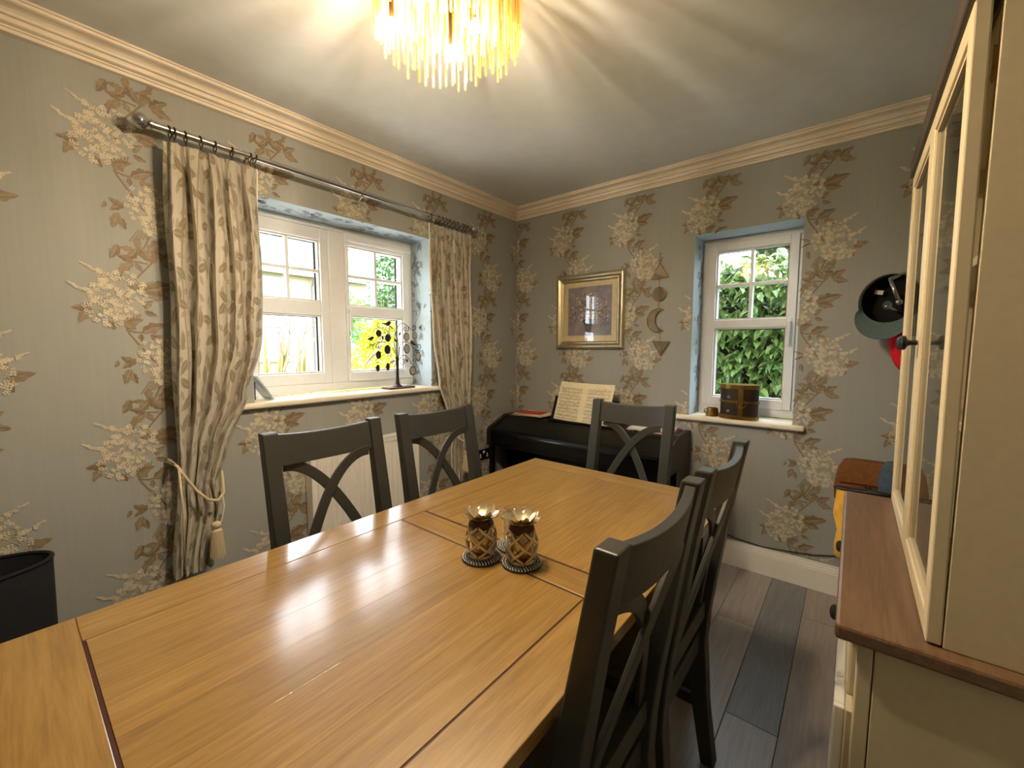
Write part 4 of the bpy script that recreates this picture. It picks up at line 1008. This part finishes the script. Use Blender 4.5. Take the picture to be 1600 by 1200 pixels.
def pineapple(lab, x, y, rot):
    t = thing('pineapple_holder', lab, 'candle holder', (x, y, TZ + .0085), group='gold pineapple candle holders')
    zb = TZ + .0087; Hh = .088
    def R_(u): return .0245 + .0165 * math.sin(PI * (.12 + .78 * u)) ** 1.0
    lat = MB(); n = 5
    for s in (1, -1):
        for k in range(n):
            pts = []
            for i in range(15):
                u = i / 14; a = rot + 2 * PI * k / n + s * u * 2 * PI / n * 2.0; pts.append((x + R_(u) * math.cos(a), y + R_(u) * math.sin(a), zb + .003 + u * (Hh - .003)))
            lat.tube(pts, .0036, 6)
    stuff(lat.build('lattice', M_CHAMP, t, smooth=True))
    MB().lathe([(.001, zb), (R_(0) + .003, zb), (R_(0) + .004, zb + .004), (R_(0) + .001, zb + .007), (.001, zb + .006)], (x, y, 0), 24).build('base', M_CHAMP, t, smooth='auto')
    MB().lathe([(R_(1) - .003, zb + Hh - .006), (R_(1) + .0045, zb + Hh - .004), (R_(1) + .003, zb + Hh + .004), (R_(1) - .004, zb + Hh + .012), (R_(1) - .008, zb + Hh + .012), (R_(1) - .006, zb + Hh)], (x, y, 0), 24).build('collar', plain('brown collar', (92, 60, 36), .4, .6), t, smooth='auto')
    MB().lathe([(.001, zb + .008), (.021, zb + .008), (.030, zb + .03), (.031, zb + .06), (.025, zb + .084), (.0235, zb + .084), (.0295, zb + .06), (.0285, zb + .03), (.019, zb + .0095), (.001, zb + .0095)], (x, y, 0), 24).build('liner', plain('pale gold lining', (214, 190, 146), .25, .9), t, smooth=True)
    zc = zb + Hh + .0115
    for ring_, (n2, r1, z1, w_) in enumerate(((9, .053, .018, .0150), (8, .043, .030, .0135))):
        for k in range(n2):
            a = rot + 2 * PI * (k + .5 * ring_) / n2; u = Vector((math.cos(a), math.sin(a), 0)); v = Vector((-u.y, u.x, 0)); c_ = Vector((x, y, zc))
            r0 = .015 + .001 * ring_
            row = []
            for i, f in enumerate((0, .35, .7, 1)):
                r = r0 + (r1 - r0) * f; z = z1 * f ** 1.4; hw = (.0065, w_, w_ * .75, .0006)[i]
                row.append([c_ + u * r - v * hw + Vector((0, 0, z + .0022)), c_ + u * r + Vector((0, 0, z - .0012)), c_ + u * r + v * hw + Vector((0, 0, z + .0022)), c_ + u * (r + .0005) + Vector((0, 0, z + .0012))])
            MB().sections(row).build('petal', M_CHAMP, t, smooth='auto')
    return t
pineapple('gold lattice pineapple candle holder on the table, nearer the window', *V1, .2)
pineapple('gold lattice pineapple candle holder on the table, nearer the dresser', *V2, .55)
z = TZ + .0085
tag(MB().lathe([(.001, z), (.022, z), (.030, z + .012), (.037, z + .045), (.0365, z + .075), (.032, z + .103), (.0305, z + .103), (.035, z + .075), (.0355, z + .045), (.028, z + .014), (.018, z + .008), (.001, z + .008)], (*V3, 0), 32).build('glass_tumbler', thin_glass('clear tumbler glass', (.96, .97, .97, 1), .0, 1.5), None, smooth=True, origin=(*V3, z)),
    'clear stemless glass tumbler behind the two pineapple holders', 'glass')

# ------------------------------------------------------------------ things on the wide sill
SZ = 1.062
XT = XL - .045
tr = thing('tree_photo_holder', 'dark metal tree ornament with birds and oval photo frames on the sill', 'ornament', (XT, 1.60, SZ))
def tq(x, y, dx=0): p = px(540 + x / 7.5, 470 + y / 7.5, X=XT + dx); return Vector((p.x, p.y, p.z))
M_IRON = plain('dark brown metal', (44, 36, 32), .45, .5)
MB().box(XT - .045, XT + .045, 1.51, 1.70, SZ + .0005, SZ + .012).build('base', plain('brown wood base', (92, 64, 52), .5), tr, bevel=.002)
tz0 = SZ + .0125
tp = tq(600, 660)
ty = tq(610, 940).y
MB().lathe([(.030, tz0), (.030, tz0 + .004), (.018, tz0 + .010), (.012, tz0 + .022), (.009, tz0 + .05), (.0085, tz0 + .10), (.011, tp.z)], (XT, ty, 0), 14).build('trunk', M_IRON, tr, smooth='auto')
def spiral(c, r, a0, turns, dirn, n=16):
    return [c + Vector((0, r * (1 - .8 * i / n) * math.cos(a0 + dirn * turns * 2 * PI * i / n), r * (1 - .8 * i / n) * math.sin(a0 + dirn * turns * 2 * PI * i / n))) for i in range(n + 1)]
def branch(pts, curl=None):
    P_ = [tq(*p) for p in pts]; out = []
    for i in range(len(P_) - 1):
        p0, p1, p2, p3 = P_[max(0, i - 1)], P_[i], P_[i + 1], P_[min(len(P_) - 1, i + 2)]
        for k in range(6):
            t = k / 6; out.append(.5 * ((2 * p1) + (p2 - p0) * t + (2 * p0 - 5 * p1 + 4 * p2 - p3) * t * t + (3 * p1 - p0 - 3 * p2 + p3) * t ** 3))
    out.append(P_[-1])
    MB().tube(out, .0022, 6).build('branch', M_IRON, tr, smooth=True)
branch([(610, 690), (575, 520), (580, 400), (620, 290), (670, 265), (730, 300), (780, 345), (815, 340), (820, 305), (800, 290), (782, 305), (792, 325)])
branch([(612, 690), (625, 560), (600, 420), (560, 330), (500, 290), (470, 310), (475, 345), (500, 355), (515, 335), (500, 322)])
branch([(560, 330), (470, 275), (440, 315), (400, 320), (372, 290), (385, 262), (405, 270), (400, 288)])
branch([(605, 690), (570, 590), (520, 510), (440, 482), (380, 500), (355, 535), (372, 555), (390, 542), (380, 530)])
branch([(440, 482), (360, 490), (310, 520), (282, 490), (300, 462), (325, 475), (318, 490)])
branch([(605, 700), (560, 640), (500, 610), (430, 640), (360, 690), (355, 720), (380, 725), (392, 705)])
branch([(575, 690), (540, 720), (480, 770), (440, 810)])
branch([(620, 690), (640, 520), (690, 480), (740, 495), (790, 550), (840, 582), (880, 550), (875, 515), (848, 515), (845, 540), (860, 545)])
branch([(620, 700), (650, 655), (700, 640), (740, 680), (770, 735), (805, 740), (820, 705), (805, 685), (785, 700), (798, 718)])
branch([(640, 670), (690, 690), (680, 740), (650, 740), (655, 715)])
branch([(735, 300), (738, 345), (705, 355), (682, 330), (695, 305), (712, 320), (702, 335)])
M_PHOTO = plain('grey photo paper', (150, 146, 140), .5, var=.2)
for k, (x, y, rx_, rz_, back) in enumerate([(387, 380, 30, 42, 1), (495, 435, 33, 47, 1), (490, 572, 35, 55, 1), (385, 635, 30, 48, 1), (378, 788, 22, 40, 1), (495, 772, 21, 46, 1),
                                (712, 422, 33, 48, 0), (812, 408, 26, 42, 0), (718, 563, 35, 55, 0), (850, 652, 32, 53, 0), (788, 820, 37, 55, 0)]):
    c_ = tq(x, y, .004); e = tq(x + rx_, y, .004); f = tq(x, y - rz_, .004); a_, b_ = (e - c_).y, (f - c_).z
    ol = [c_ + Vector((0, a_ * math.cos(2 * PI * i / 24), b_ * math.sin(2 * PI * i / 24))) for i in range(24)]
    fo = MB().prism(ol, (-.002, 0, 0), (.002, 0, 0)).build('oval_frame', M_IRON, tr)
    if not back: MB().prism([c_ + (p - c_) * .82 for p in ol], (.002, 0, 0), (.003, 0, 0)).build('photo', M_PHOTO, fo)
    MB().tube([c_ + Vector((0, 0, b_)), c_ + Vector((-.004, 0, b_ + .014))], .001, 5).build('link', M_IRON, fo)
def bird(ol):
    P_ = [tq(*p) for p in ol]; MB().prism([p for p in P_], (-.004, 0, 0), (.004, 0, 0)).build('bird', M_IRON, tr, bevel=.001)
bird([(428, 258), (470, 262), (490, 242), (505, 236), (522, 240), (530, 252), (522, 275), (505, 292), (480, 290), (460, 276), (430, 272)])
bird([(235, 465), (275, 435), (295, 422), (315, 416), (328, 424), (322, 445), (305, 458), (280, 458), (255, 458)])
bird([(756, 490), (760, 470), (772, 464), (785, 474), (795, 492), (830, 515), (828, 525), (795, 522), (770, 512)])
for (x, y, a) in ((435, 435, .3), (585, 468, .4), (635, 388, -.5), (720, 700, .3)):
    c_ = tq(x, y); ol = []
    for i in range(12):
        q_ = 2 * PI * i / 12; u, v = .0055 * math.cos(q_), .0125 * math.sin(q_); ol.append(c_ + Vector((0, u * math.cos(a) - v * math.sin(a), u * math.sin(a) + v * math.cos(a))))
    MB().prism(ol, (-.0015, 0, 0), (.0015, 0, 0)).build('leaf', M_IRON, tr)

# pale photo frame leaning at the curtain end of the sill
ph = thing('photo_frame', 'pale silvery photo frame leaning on the sill beside the long curtain', 'photo frame', (XL - .05, .80, SZ))
M_PALE = plain('pale blue silver', (196, 208, 214), .3, .5, var=.1, scale=120)
def fr3(u, v, d):                                # u across, v up the leaning face, d thickness
    base = Vector((XL - .030, .850, SZ + .0008)); U = Vector((-.62, -.10, 0)).normalized() ; V = Vector((.02, -.55, .83)).normalized(); N_ = U.cross(V)
    return base + U * u + V * v + N_ * d
fm = MB(); W_, H_ = .085, .145
for (u0, u1, v0, v1) in ((0, .016, 0, H_), (W_ - .016, W_, 0, H_), (.016, W_ - .016, 0, .02), (.016, W_ - .016, H_ - .02, H_)):
    fm.add([fr3(u, v, d) for d in (0, .01) for (u, v) in ((u0, v0), (u1, v0), (u1, v1), (u0, v1))], [(3, 2, 1, 0), (4, 5, 6, 7), (0, 1, 5, 4), (1, 2, 6, 5), (2, 3, 7, 6), (3, 0, 4, 7)])
fm.build('frame', M_PALE, ph, bevel=.0015)
MB().add([fr3(u, v, d) for d in (.003, .005) for (u, v) in ((.016, .02), (W_ - .016, .02), (W_ - .016, H_ - .02), (.016, H_ - .02))], [(3, 2, 1, 0), (4, 5, 6, 7), (0, 1, 5, 4), (1, 2, 6, 5), (2, 3, 7, 6), (3, 0, 4, 7)]).build('photo', M_SHEET, ph)
st = MB(); q0, q1 = fr3(W_ / 2, H_ * .8, .010), fr3(W_ / 2, H_ * .8, .010); ends = [fr3(W_ / 2, .085, 0)]
st.tube([fr3(W_ / 2, H_ * .75, 0.0), Vector((fr3(W_ / 2, 0, 0).x, fr3(W_ / 2, H_, 0).y + .02, SZ + .003))], .003, 6); st.build('strut', M_IRON, ph)
bl = MB()
for i in range(9):
    for u in (.008, W_ - .008): bl.ball(fr3(u, .008 + i * .016, .011 if True else 0), .0045, 6, 4)
bl.build('studs', M_PALE, ph)

# ------------------------------------------------------------------ things on the small sill
S2 = .898; TXC, TYC, TR_ = -.519, YF + .020, .095
TR_ = .083
TYC = YF + .035
tn = thing('brass_bound_tin', 'round dark tin with brass bands and ring handle on the small sill', 'tin', (TXC, TYC, S2))
M_TIN = plain('embossed dark leather', (54, 40, 30), .45, .2, var=.4, scale=40, bump=.3)
sx = 1.28
def lat(prof, seg=36):
    m_ = MB().lathe(prof, (0, 0, 0), seg); m_.v = [(TXC + x * sx, TYC + y * .78, z) for x, y, z in m_.v]; return m_
zb = S2 + .0006; HT = .205
lat([(.001, zb + .004), (TR_ - .003, zb + .004), (TR_ - .003, zb + HT - .004), (TR_ - .006, zb + HT - .004), (TR_ - .006, zb + .008), (.001, zb + .008)]).build('body', M_TIN, tn, smooth='auto')
for a, b in ((0, .022), (.098, .110), (HT - .026, HT)): lat([(TR_ - .0025, zb + a), (TR_ + .001, zb + a), (TR_ + .0015, zb + (a + b) / 2), (TR_ + .001, zb + b), (TR_ - .0025, zb + b)]).build('brass_band', M_BRASS, tn, smooth='auto')
lat([(.001, zb + HT - .012), (TR_ - .0065, zb + HT - .012), (TR_ - .0065, zb + HT - .009), (.001, zb + HT - .009)]).build('lid', plain('pale lid', (150, 150, 130), .3, .5), tn)
ca = Vector((TXC + .02, TYC - TR_ * .78 * .985 - .0025, 0))
MB().box(ca.x - .013, ca.x + .013, ca.y - .003, ca.y + .0015, zb + .001, zb + HT).build('strap', M_BRASS, tn, bevel=.001)
MB().tube([(ca.x + .005 + .024 * math.cos(2 * PI * k / 24), ca.y - .006, zb + .095 + .024 * math.sin(2 * PI * k / 24)) for k in range(24)], .0022, 6, closed=True).build('ring_pull', M_BRASS, tn, smooth=True)
for z_ in (.045, .128):
    for xx in (-.045,): MB().ball((TXC + xx, TYC - .052, zb + z_), .012, 12, 6, (1, .6, 1)).build('boss', plain('silver boss', (120, 110, 100), .4, .6), tn, smooth=True)
cu = thing('brass_cup', 'small brass cup with an ear beside the brass bound tin', 'cup', (-.664, YF - .002, S2))
cz = S2 + .0006; CXc, CYc = -.668, YF + .045
MB().lathe([(.001, cz), (.038, cz), (.036, cz + .02), (.031, cz + .050), (.029, cz + .050), (.034, cz + .02), (.035, cz + .003), (.001, cz + .003)], (CXc, CYc, 0), 24).build('bowl', M_BRASS, cu, smooth='auto')
MB().tube([(CXc - .030, CYc, cz + .042), (CXc - .046, CYc, cz + .036), (CXc - .046, CYc, cz + .018), (CXc - .035, CYc, cz + .014)], .003, 8).build('ear', M_BRASS, cu, smooth=True)

# ------------------------------------------------------------------ dark tub at the wall
tub = thing('storage_tub', 'round open topped navy black fabric tub by the wall', 'tub', (-1.965, -.125, 0))
M_TUB = plain('navy black felt', (15, 17, 24), .9, var=.3, scale=90, bump=.2)
tm = MB().lathe([(.001, 0), (.168, 0), (.178, .02), (.190, .650), (.186, .660), (.181, .650), (.172, .03), (.001, .03)], (0, 0, 0), 40); tm.v = [(-1.965 + x * .58, -.125 + y, z) for x, y, z in tm.v]; tm.build('drum', M_TUB, tub, smooth='auto')
MB().tube([(-1.965 + .188 * .58 * math.cos(2 * PI * k / 40), -.125 + .188 * math.sin(2 * PI * k / 40), .660) for k in range(40)], .006, 8, closed=True).build('rim', M_TUB, tub, smooth=True)

# ------------------------------------------------------------------ outside
GZ = -.25
def grass():  # pale paving tone, lightened to bounce daylight indoors
    t = NT('garden_ground'); n = t.node('TexNoise', Scale=6.0, Detail=8.0); t.link(t.coord(), n.inputs['Vector'])
    t.link(t.ramp(n.outputs['Fac'], [(.3, lin(176, 172, 162)), (.7, lin(200, 197, 188))]), t.b.inputs['Base Color']); t.set(Roughness=.9); t.bump(n.outputs['Fac'], .5, .03); return t.m
M_PAVE = grass()
def garden_ground():
    t = NT('lawn grass'); n = t.node('TexNoise', Scale=3.0, Detail=8.0); t.link(t.coord(), n.inputs['Vector'])
    t.link(t.ramp(n.outputs['Fac'], [(.3, lin(70, 88, 40)), (.7, lin(104, 120, 58))]), t.b.inputs['Base Color']); t.set(Roughness=.9); return t.m
ground = struct(MB().add([(-90, -60, GZ), (40, -60, GZ), (40, 80, GZ), (-90, 80, GZ)], [(0, 1, 2, 3)]).build('ground', garden_ground()))
struct(MB().box(-7.2, XL - T - .005, -6, 9, GZ + .001, GZ + .03).build('bounce_yard', M_PAVE))  # unseen pale paving added to throw sunlight up to the ceiling
def brick():
    t = NT('far brick'); b = t.node('TexBrick'); b.inputs['Color1'].default_value = lin(130, 84, 68); b.inputs['Color2'].default_value = lin(146, 98, 80); b.inputs['Mortar'].default_value = lin(150, 136, 126)
    b.inputs['Scale'].default_value = 1.0; b.inputs['Brick Width'].default_value = .24; b.inputs['Row Height'].default_value = .08; b.inputs['Mortar Size'].default_value = .010
    v = t.coord('Object', (1, 1, 1), (PI / 2, 0, PI / 2)); t.link(v, b.inputs['Vector']); t.link(b.outputs['Color'], t.b.inputs['Base Color']); t.set(Roughness=.9); return t.m
def tiles():
    t = NT('far roof tiles'); v = t.coord('Object'); wv = t.node('TexWave', wave_type='BANDS', bands_direction='Z', wave_profile='SAW'); wv.inputs['Scale'].default_value = .9; t.link(v, wv.inputs['Vector'])
    t.link(t.ramp(wv.outputs['Fac'], [(.0, lin(14, 14, 16)), (.3, lin(56, 54, 56)), (1, lin(66, 64, 64))]), t.b.inputs['Base Color']); t.set(Roughness=.8); return t.m
M_BRICK, M_TILES = brick(), tiles()
M_RENDER = plain('pale render', (180, 177, 172), .8, var=.03); M_FWIN = plain('far window glass', (120, 140, 158), .15, var=.1); M_PIPE = plain('grey downpipe', (90, 88, 90), .5)
def house(lab, X, ya, yb, eave, ridge, depth, wins, gable=None, pipe=None):
    t = thing('house', lab, 'house', (X, (ya + yb) / 2, GZ))
    box_o('wall', M_BRICK, (X - depth, X, ya, yb, GZ, eave), t, bevel=0)
    o = .35; xm = X - depth / 2
    secs = [[(X + o, y, eave - .12), (xm, y, ridge), (X - depth - o, y, eave - .12), (X - depth - o, y, eave - .22), (xm, y, ridge - .14), (X + o, y, eave - .22)] for y in (ya - .3, yb + .3)]
    MB().sections(secs).build('roof', M_TILES, t)
    MB().prism([(0, 0, 0)], (0, 0, 0), (0, 0, 0)) if False else None
    MB().add([(X - .01, ya, eave), (xm, ya, ridge - .2), (X - depth, ya, eave), (X - .01, yb, eave), (xm, yb, ridge - .2), (X - depth, yb, eave)], [(0, 1, 2), (5, 4, 3), (0, 3, 4, 1), (1, 4, 5, 2)]).build('gable_end', M_BRICK, t)
    box_o('fascia', M_RENDER, (X + o, X + o + .04, ya - .3, yb + .3, eave - .3, eave - .1), t, bevel=0)
    for (yc, zc, w_, h_) in wins:
        f = MB(); r = .08
        f.box(X, X + .06, yc - w_ / 2, yc + w_ / 2, zc - h_ / 2, zc - h_ / 2 + r); f.box(X, X + .06, yc - w_ / 2, yc + w_ / 2, zc + h_ / 2 - r, zc + h_ / 2)
        for yy in (yc - w_ / 2, yc - r / 2, yc + w_ / 2 - r): f.box(X, X + .06, yy, yy + r, zc - h_ / 2 + r, zc + h_ / 2 - r)
        f.box(X, X + .14, yc - w_ / 2 - .1, yc + w_ / 2 + .1, zc - h_ / 2 - .12, zc - h_ / 2 - .005)
        fo = f.build('window', M_RENDER, t)
        for s_ in (-1, 1):
            a = yc + (r / 2 if s_ > 0 else -w_ / 2 + r); b = yc + (w_ / 2 - r if s_ > 0 else -r / 2)
            box_o('pane', M_FWIN, (X + .005, X + .02, a, b, zc - h_ / 2 + r, zc + h_ / 2 - r), fo, bevel=0)
            MB().box(X + .02, X + .035, a, b, zc - .02, zc + .02).box(X + .02, X + .035, (a + b) / 2 - .02, (a + b) / 2 + .02, zc - h_ / 2 + r, zc + h_ / 2 - r).build('glazing_bar', M_RENDER, fo)
    if gable:
        yc, w_, zt = gable
        MB().prism([(X + .25, yc - w_ / 2, eave - .1), (X + .25, yc + w_ / 2, eave - .1), (X + .25, yc, zt)], (0, 0, 0), (-2.5, 0, 0)).build('gable', M_RENDER, t)
        for s_ in (-1, 1): MB().tube([(X + .35, yc + s_ * (w_ / 2 + .2), eave - .25), (X + .35, yc, zt + .1)], .09, 6).build('bargeboard', M_RENDER, t)
    if pipe: MB().tube([(X + .4, pipe, eave - .25), (X + .12, pipe, eave - .7), (X + .12, pipe, GZ)], .05, 8).build('downpipe', M_PIPE, t)
    return t
house('brick house with white gable and tiled roof across the road', -20, 3.0, 12.4, 4.85, 8.2, 8, [(7.5, 3.75, 1.4, 1.3), (10.9, 3.75, 1.3, 1.2), (5.2, 3.75, 1.3, 1.3), (7.75, 1.55, 1.5, 1.5), (10.9, 1.4, 1.6, 1.5), (5.0, 1.5, 1.5, 1.5)], gable=(7.2, 2.9, 6.5), pipe=9.5)
house('smaller brick house with tiled roof beyond the trees', -27, 14.2, 19.4, 4.3, 6.9, 6, [(16.0, 3.2, 1.3, 1.2), (18.2, 3.2, 1.3, 1.2), (16.2, 1.3, 1.4, 1.3)])
# planting
def leafmesh(L, W, fold=.25, n=3):
    v, f = [], []
    for i in range(n + 2):
        u = i / (n + 1); w_ = W / 2 * math.sin(PI * min(.98, max(.04, u)) ** .9); droop = -.25 * L * u * u
        v += [(-w_, u * L, droop + w_ * fold * 2), (0, u * L, droop), (w_, u * L, droop + w_ * fold * 2)]
    for i in range(n + 1):
        a = i * 3; f += [(a, a + 1, a + 4, a + 3), (a + 1, a + 2, a + 5, a + 4)]
    return v, f
def leafy_mat(name, a, b, rough=.35, trans=.3):
    if name in MATS: return MATS[name]
    t = NT(name); oi = t.node('TexNoise', Scale=7.0, Detail=2.0); t.link(t.coord('Object'), oi.inputs['Vector'])
    inf = t.node('ObjectInfo'); f = t.math('ADD', t.math('MULTIPLY', oi.outputs['Fac'], .6), t.math('MULTIPLY', inf.outputs['Random'], .4))
    col = t.ramp(f, [(.25, lin(*a)), (.75, lin(*b))]); t.link(col, t.b.inputs['Base Color']); t.set(Roughness=rough)
    tl = t.node('BsdfTranslucent'); t.link(col, tl.inputs['Color']); mx = t.node('MixShader'); mx.inputs[0].default_value = trans
    t.link(t.b.outputs[0], mx.inputs[1]); t.link(tl.outputs[0], mx.inputs[2]); t.link(mx.outputs[0], t.out.inputs['Surface']); MATS[name] = t.m; return t.m
def scatter(mb, lv, lfc, c, rad, n, rg, size=(.8, 1.2), shell=.0):
    for k in range(n):
        while True:
            p = Vector((rg.uniform(-1, 1), rg.uniform(-1, 1), rg.uniform(-1, 1)))
            if shell < p.length <= 1: break
        pos = Vector(c) + Vector((p.x * rad[0], p.y * rad[1], p.z * rad[2])); s_ = rg.uniform(*size)
        R_ = Matrix.Rotation(rg.uniform(0, 6.28), 3, 'Z') @ Matrix.Rotation(rg.uniform(-.8, .6), 3, 'X') @ Matrix.Rotation(rg.uniform(-.6, .6), 3, 'Y')
        mb.add([pos + R_ @ Vector(q) * s_ for q in lv], lfc)
def shrub(name, lab, c, rad, n, lv, mat, cat='shrub', stems=5, seed=1):
    rg = random.Random(seed); t = thing(name, lab, cat, (c[0], c[1], GZ))
    m_ = MB(); scatter(m_, *lv, c, rad, n, rg, shell=.35); stuff(m_.build('foliage', mat, t, flip=False))
    for k in range(stems):
        a = rg.uniform(0, 6.28); r = rg.uniform(.1, .6)
        MB().tube([(c[0] + .05 * math.cos(a), c[1] + .05 * math.sin(a), GZ), (c[0] + rad[0] * r * math.cos(a), c[1] + rad[1] * r * math.sin(a), c[2])], [.02, .006], 5).build('stem', plain('bark', (92, 76, 62), .9), t)
    return t
lv_s = leafmesh(.07, .035); lv_m = leafmesh(.2, .11); 
M_YEL = leafy_mat('yellow green leaves', (150, 156, 20), (196, 196, 44), .4, .3)
M_GRN = leafy_mat('fresh green leaves', (84, 140, 60), (140, 190, 96), .4, .3)
M_DGRN = leafy_mat('tree leaves', (52, 92, 48), (98, 140, 80), .4, .3)
shrub('golden_shrub', 'bright yellow green shrub outside the wide window', (-4.6, 2.85, .85), (.55, .52, .48), 1500, lv_s, M_YEL, seed=2)
shrub('golden_shrub', 'low yellow shrub below the tall blades outside the window', (-5.2, 2.10, .42), (.45, .42, .42), 900, lv_s, M_YEL, seed=3)
shrub('garden_shrub', 'loose green shrub standing by the brick house downpipe', (-16, 9.0, 2.5), (.9, .8, 1.1), 700, lv_m, M_GRN, seed=4)
shrub('garden_tree', 'tall leafy green tree outside beyond the yellow shrub', (-11.5, 8.6, 3.3), (1.3, 1.15, 2.4), 2600, lv_m, M_DGRN, cat='tree', seed=5)
shrub('garden_shrub', 'pale green shrub in front of the smaller house', (-9.0, 5.95, 1.35), (.6, .5, .7), 700, lv_m, M_YEL, seed=6)
# sword-leaved plant
sp = thing('sword_leaf_plant', 'tall spiky sword leaved plant close outside the wide window', 'plant', (-4.3, 1.75, GZ)); rg = random.Random(8)
M_BLADE = leafy_mat('sword leaves', (92, 98, 50), (140, 126, 66), .4, .2)
for k in range(20):
    a = rg.uniform(-1.4, 1.4); lean = rg.uniform(.05, .5); hgt = rg.uniform(1.2, 2.0); b0 = Vector((-4.3 + rg.uniform(-.2, .2), 1.75 + rg.uniform(-.30, .36), GZ)); secs = []
    for i in range(9):
        u = i / 8; c_ = b0 + Vector((lean * .3 * math.cos(a * 3) * u, lean * math.sin(a) * u ** 1.5, hgt * (u - .12 * lean * u * u))); w_ = .032 * (1 - u ** 2.5) + .002
        secs.append([c_ + Vector((0, -w_, 0)), c_ + Vector((.012, 0, 0)), c_ + Vector((0, w_, 0)), c_ + Vector((.004, 0, 0))])
    MB().sections(secs).build('blade', M_BLADE, sp, smooth='auto')
# bare branching shrub
bs = thing('bare_shrub', 'bare twiggy shrub outside the fixed window pane', 'shrub', (-3.7, 1.66, GZ)); M_TWIG = plain('grey twig', (112, 92, 84), .9)
def twig(p, d, L, r, lvl):
    pts = [p]; q = Vector(p)
    for i in range(4):
        d = (d + Vector((rg.uniform(-.25, .25), rg.uniform(-.35, .35), rg.uniform(-.1, .3)))).normalized(); q = q + d * L / 4; pts.append(q.copy())
    MB().tube(pts, [r * (1 - .16 * i) for i in range(5)], 5).build('branch', M_TWIG, bs)
    if lvl:
        for k in range(3):
            s_ = rg.choice(pts[1:]); dd = (d + Vector((rg.uniform(-.5, .5), rg.uniform(-1, 1), rg.uniform(-.1, .7)))).normalized(); twig(s_, dd, L * .55, r * .6, lvl - 1)
for k in range(4): twig(Vector((-3.7, 1.5 + .12 * k, GZ)), Vector((rg.uniform(-.1, .1), rg.uniform(-.25, .25), 1)).normalized(), 1.5, .012, 2)
# laurel hedge outside the small window
hd = thing('laurel_hedge', 'dense glossy green laurel hedge outside the small window', 'hedge', (-.9, 4.3, GZ)); rg = random.Random(12)
M_LAUR = leafy_mat('laurel leaves', (66, 104, 52), (128, 160, 88), .25, .25)
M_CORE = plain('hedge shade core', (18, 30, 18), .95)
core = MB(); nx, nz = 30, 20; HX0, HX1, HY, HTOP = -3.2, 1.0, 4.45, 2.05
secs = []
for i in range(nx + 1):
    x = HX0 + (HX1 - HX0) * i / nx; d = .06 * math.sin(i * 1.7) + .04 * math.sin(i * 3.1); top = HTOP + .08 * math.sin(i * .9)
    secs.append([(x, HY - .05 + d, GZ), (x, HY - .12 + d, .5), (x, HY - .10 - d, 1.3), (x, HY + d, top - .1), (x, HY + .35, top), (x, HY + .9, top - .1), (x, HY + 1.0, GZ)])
core.sections(secs).build('shade_core', M_CORE, hd)  # dark body behind the leaves, painted as the shade inside the hedge
llv, llf = leafmesh(.105, .048, .2, 3)
m0 = bpy.data.meshes.new('leaf'); m0.from_pydata(llv, [], llf); m0.materials.append(M_LAUR); m0.update()
def hedge_pose():
    x = rg.uniform(-2.6, .3); z = rg.uniform(.15, HTOP + .12); y = HY - .16 - .10 * rg.random() + (max(0, z - HTOP + .1) * 1.2)
    return x, y, z, (rg.uniform(-1.1, .3), rg.uniform(-.5, .5), rg.uniform(PI - 1.1, PI + 1.1)), rg.uniform(.8, 1.3)
for k in range(300):
    x, y, z, e, s_ = hedge_pose(); x = rg.uniform(-1.45, -.35)
    o = bpy.data.objects.new('leaf', m0); COL.objects.link(o); o.parent = hd; o.location = Vector((x, y - .05, z)) - hd.location; o.rotation_euler = e; o.scale = (s_, s_, s_)
fm = MB()
from mathutils import Euler
for k in range(5200):
    x, y, z, e, s_ = hedge_pose()
    R_ = Euler(e).to_matrix(); fm.add([Vector((x, y, z)) + R_ @ Vector(q) * s_ for q in llv], llf)
stuff(fm.build('foliage', M_LAUR, hd, flip=False))
shrub('garden_tree', 'dark leafed tree rising behind the laurel hedge', (-.55, 6.8, 3.6), (.9, .9, 1.5), 1300, lv_m, leafy_mat('dark tree leaves', (40, 66, 40), (70, 100, 60), .4, .2), cat='tree', seed=9)
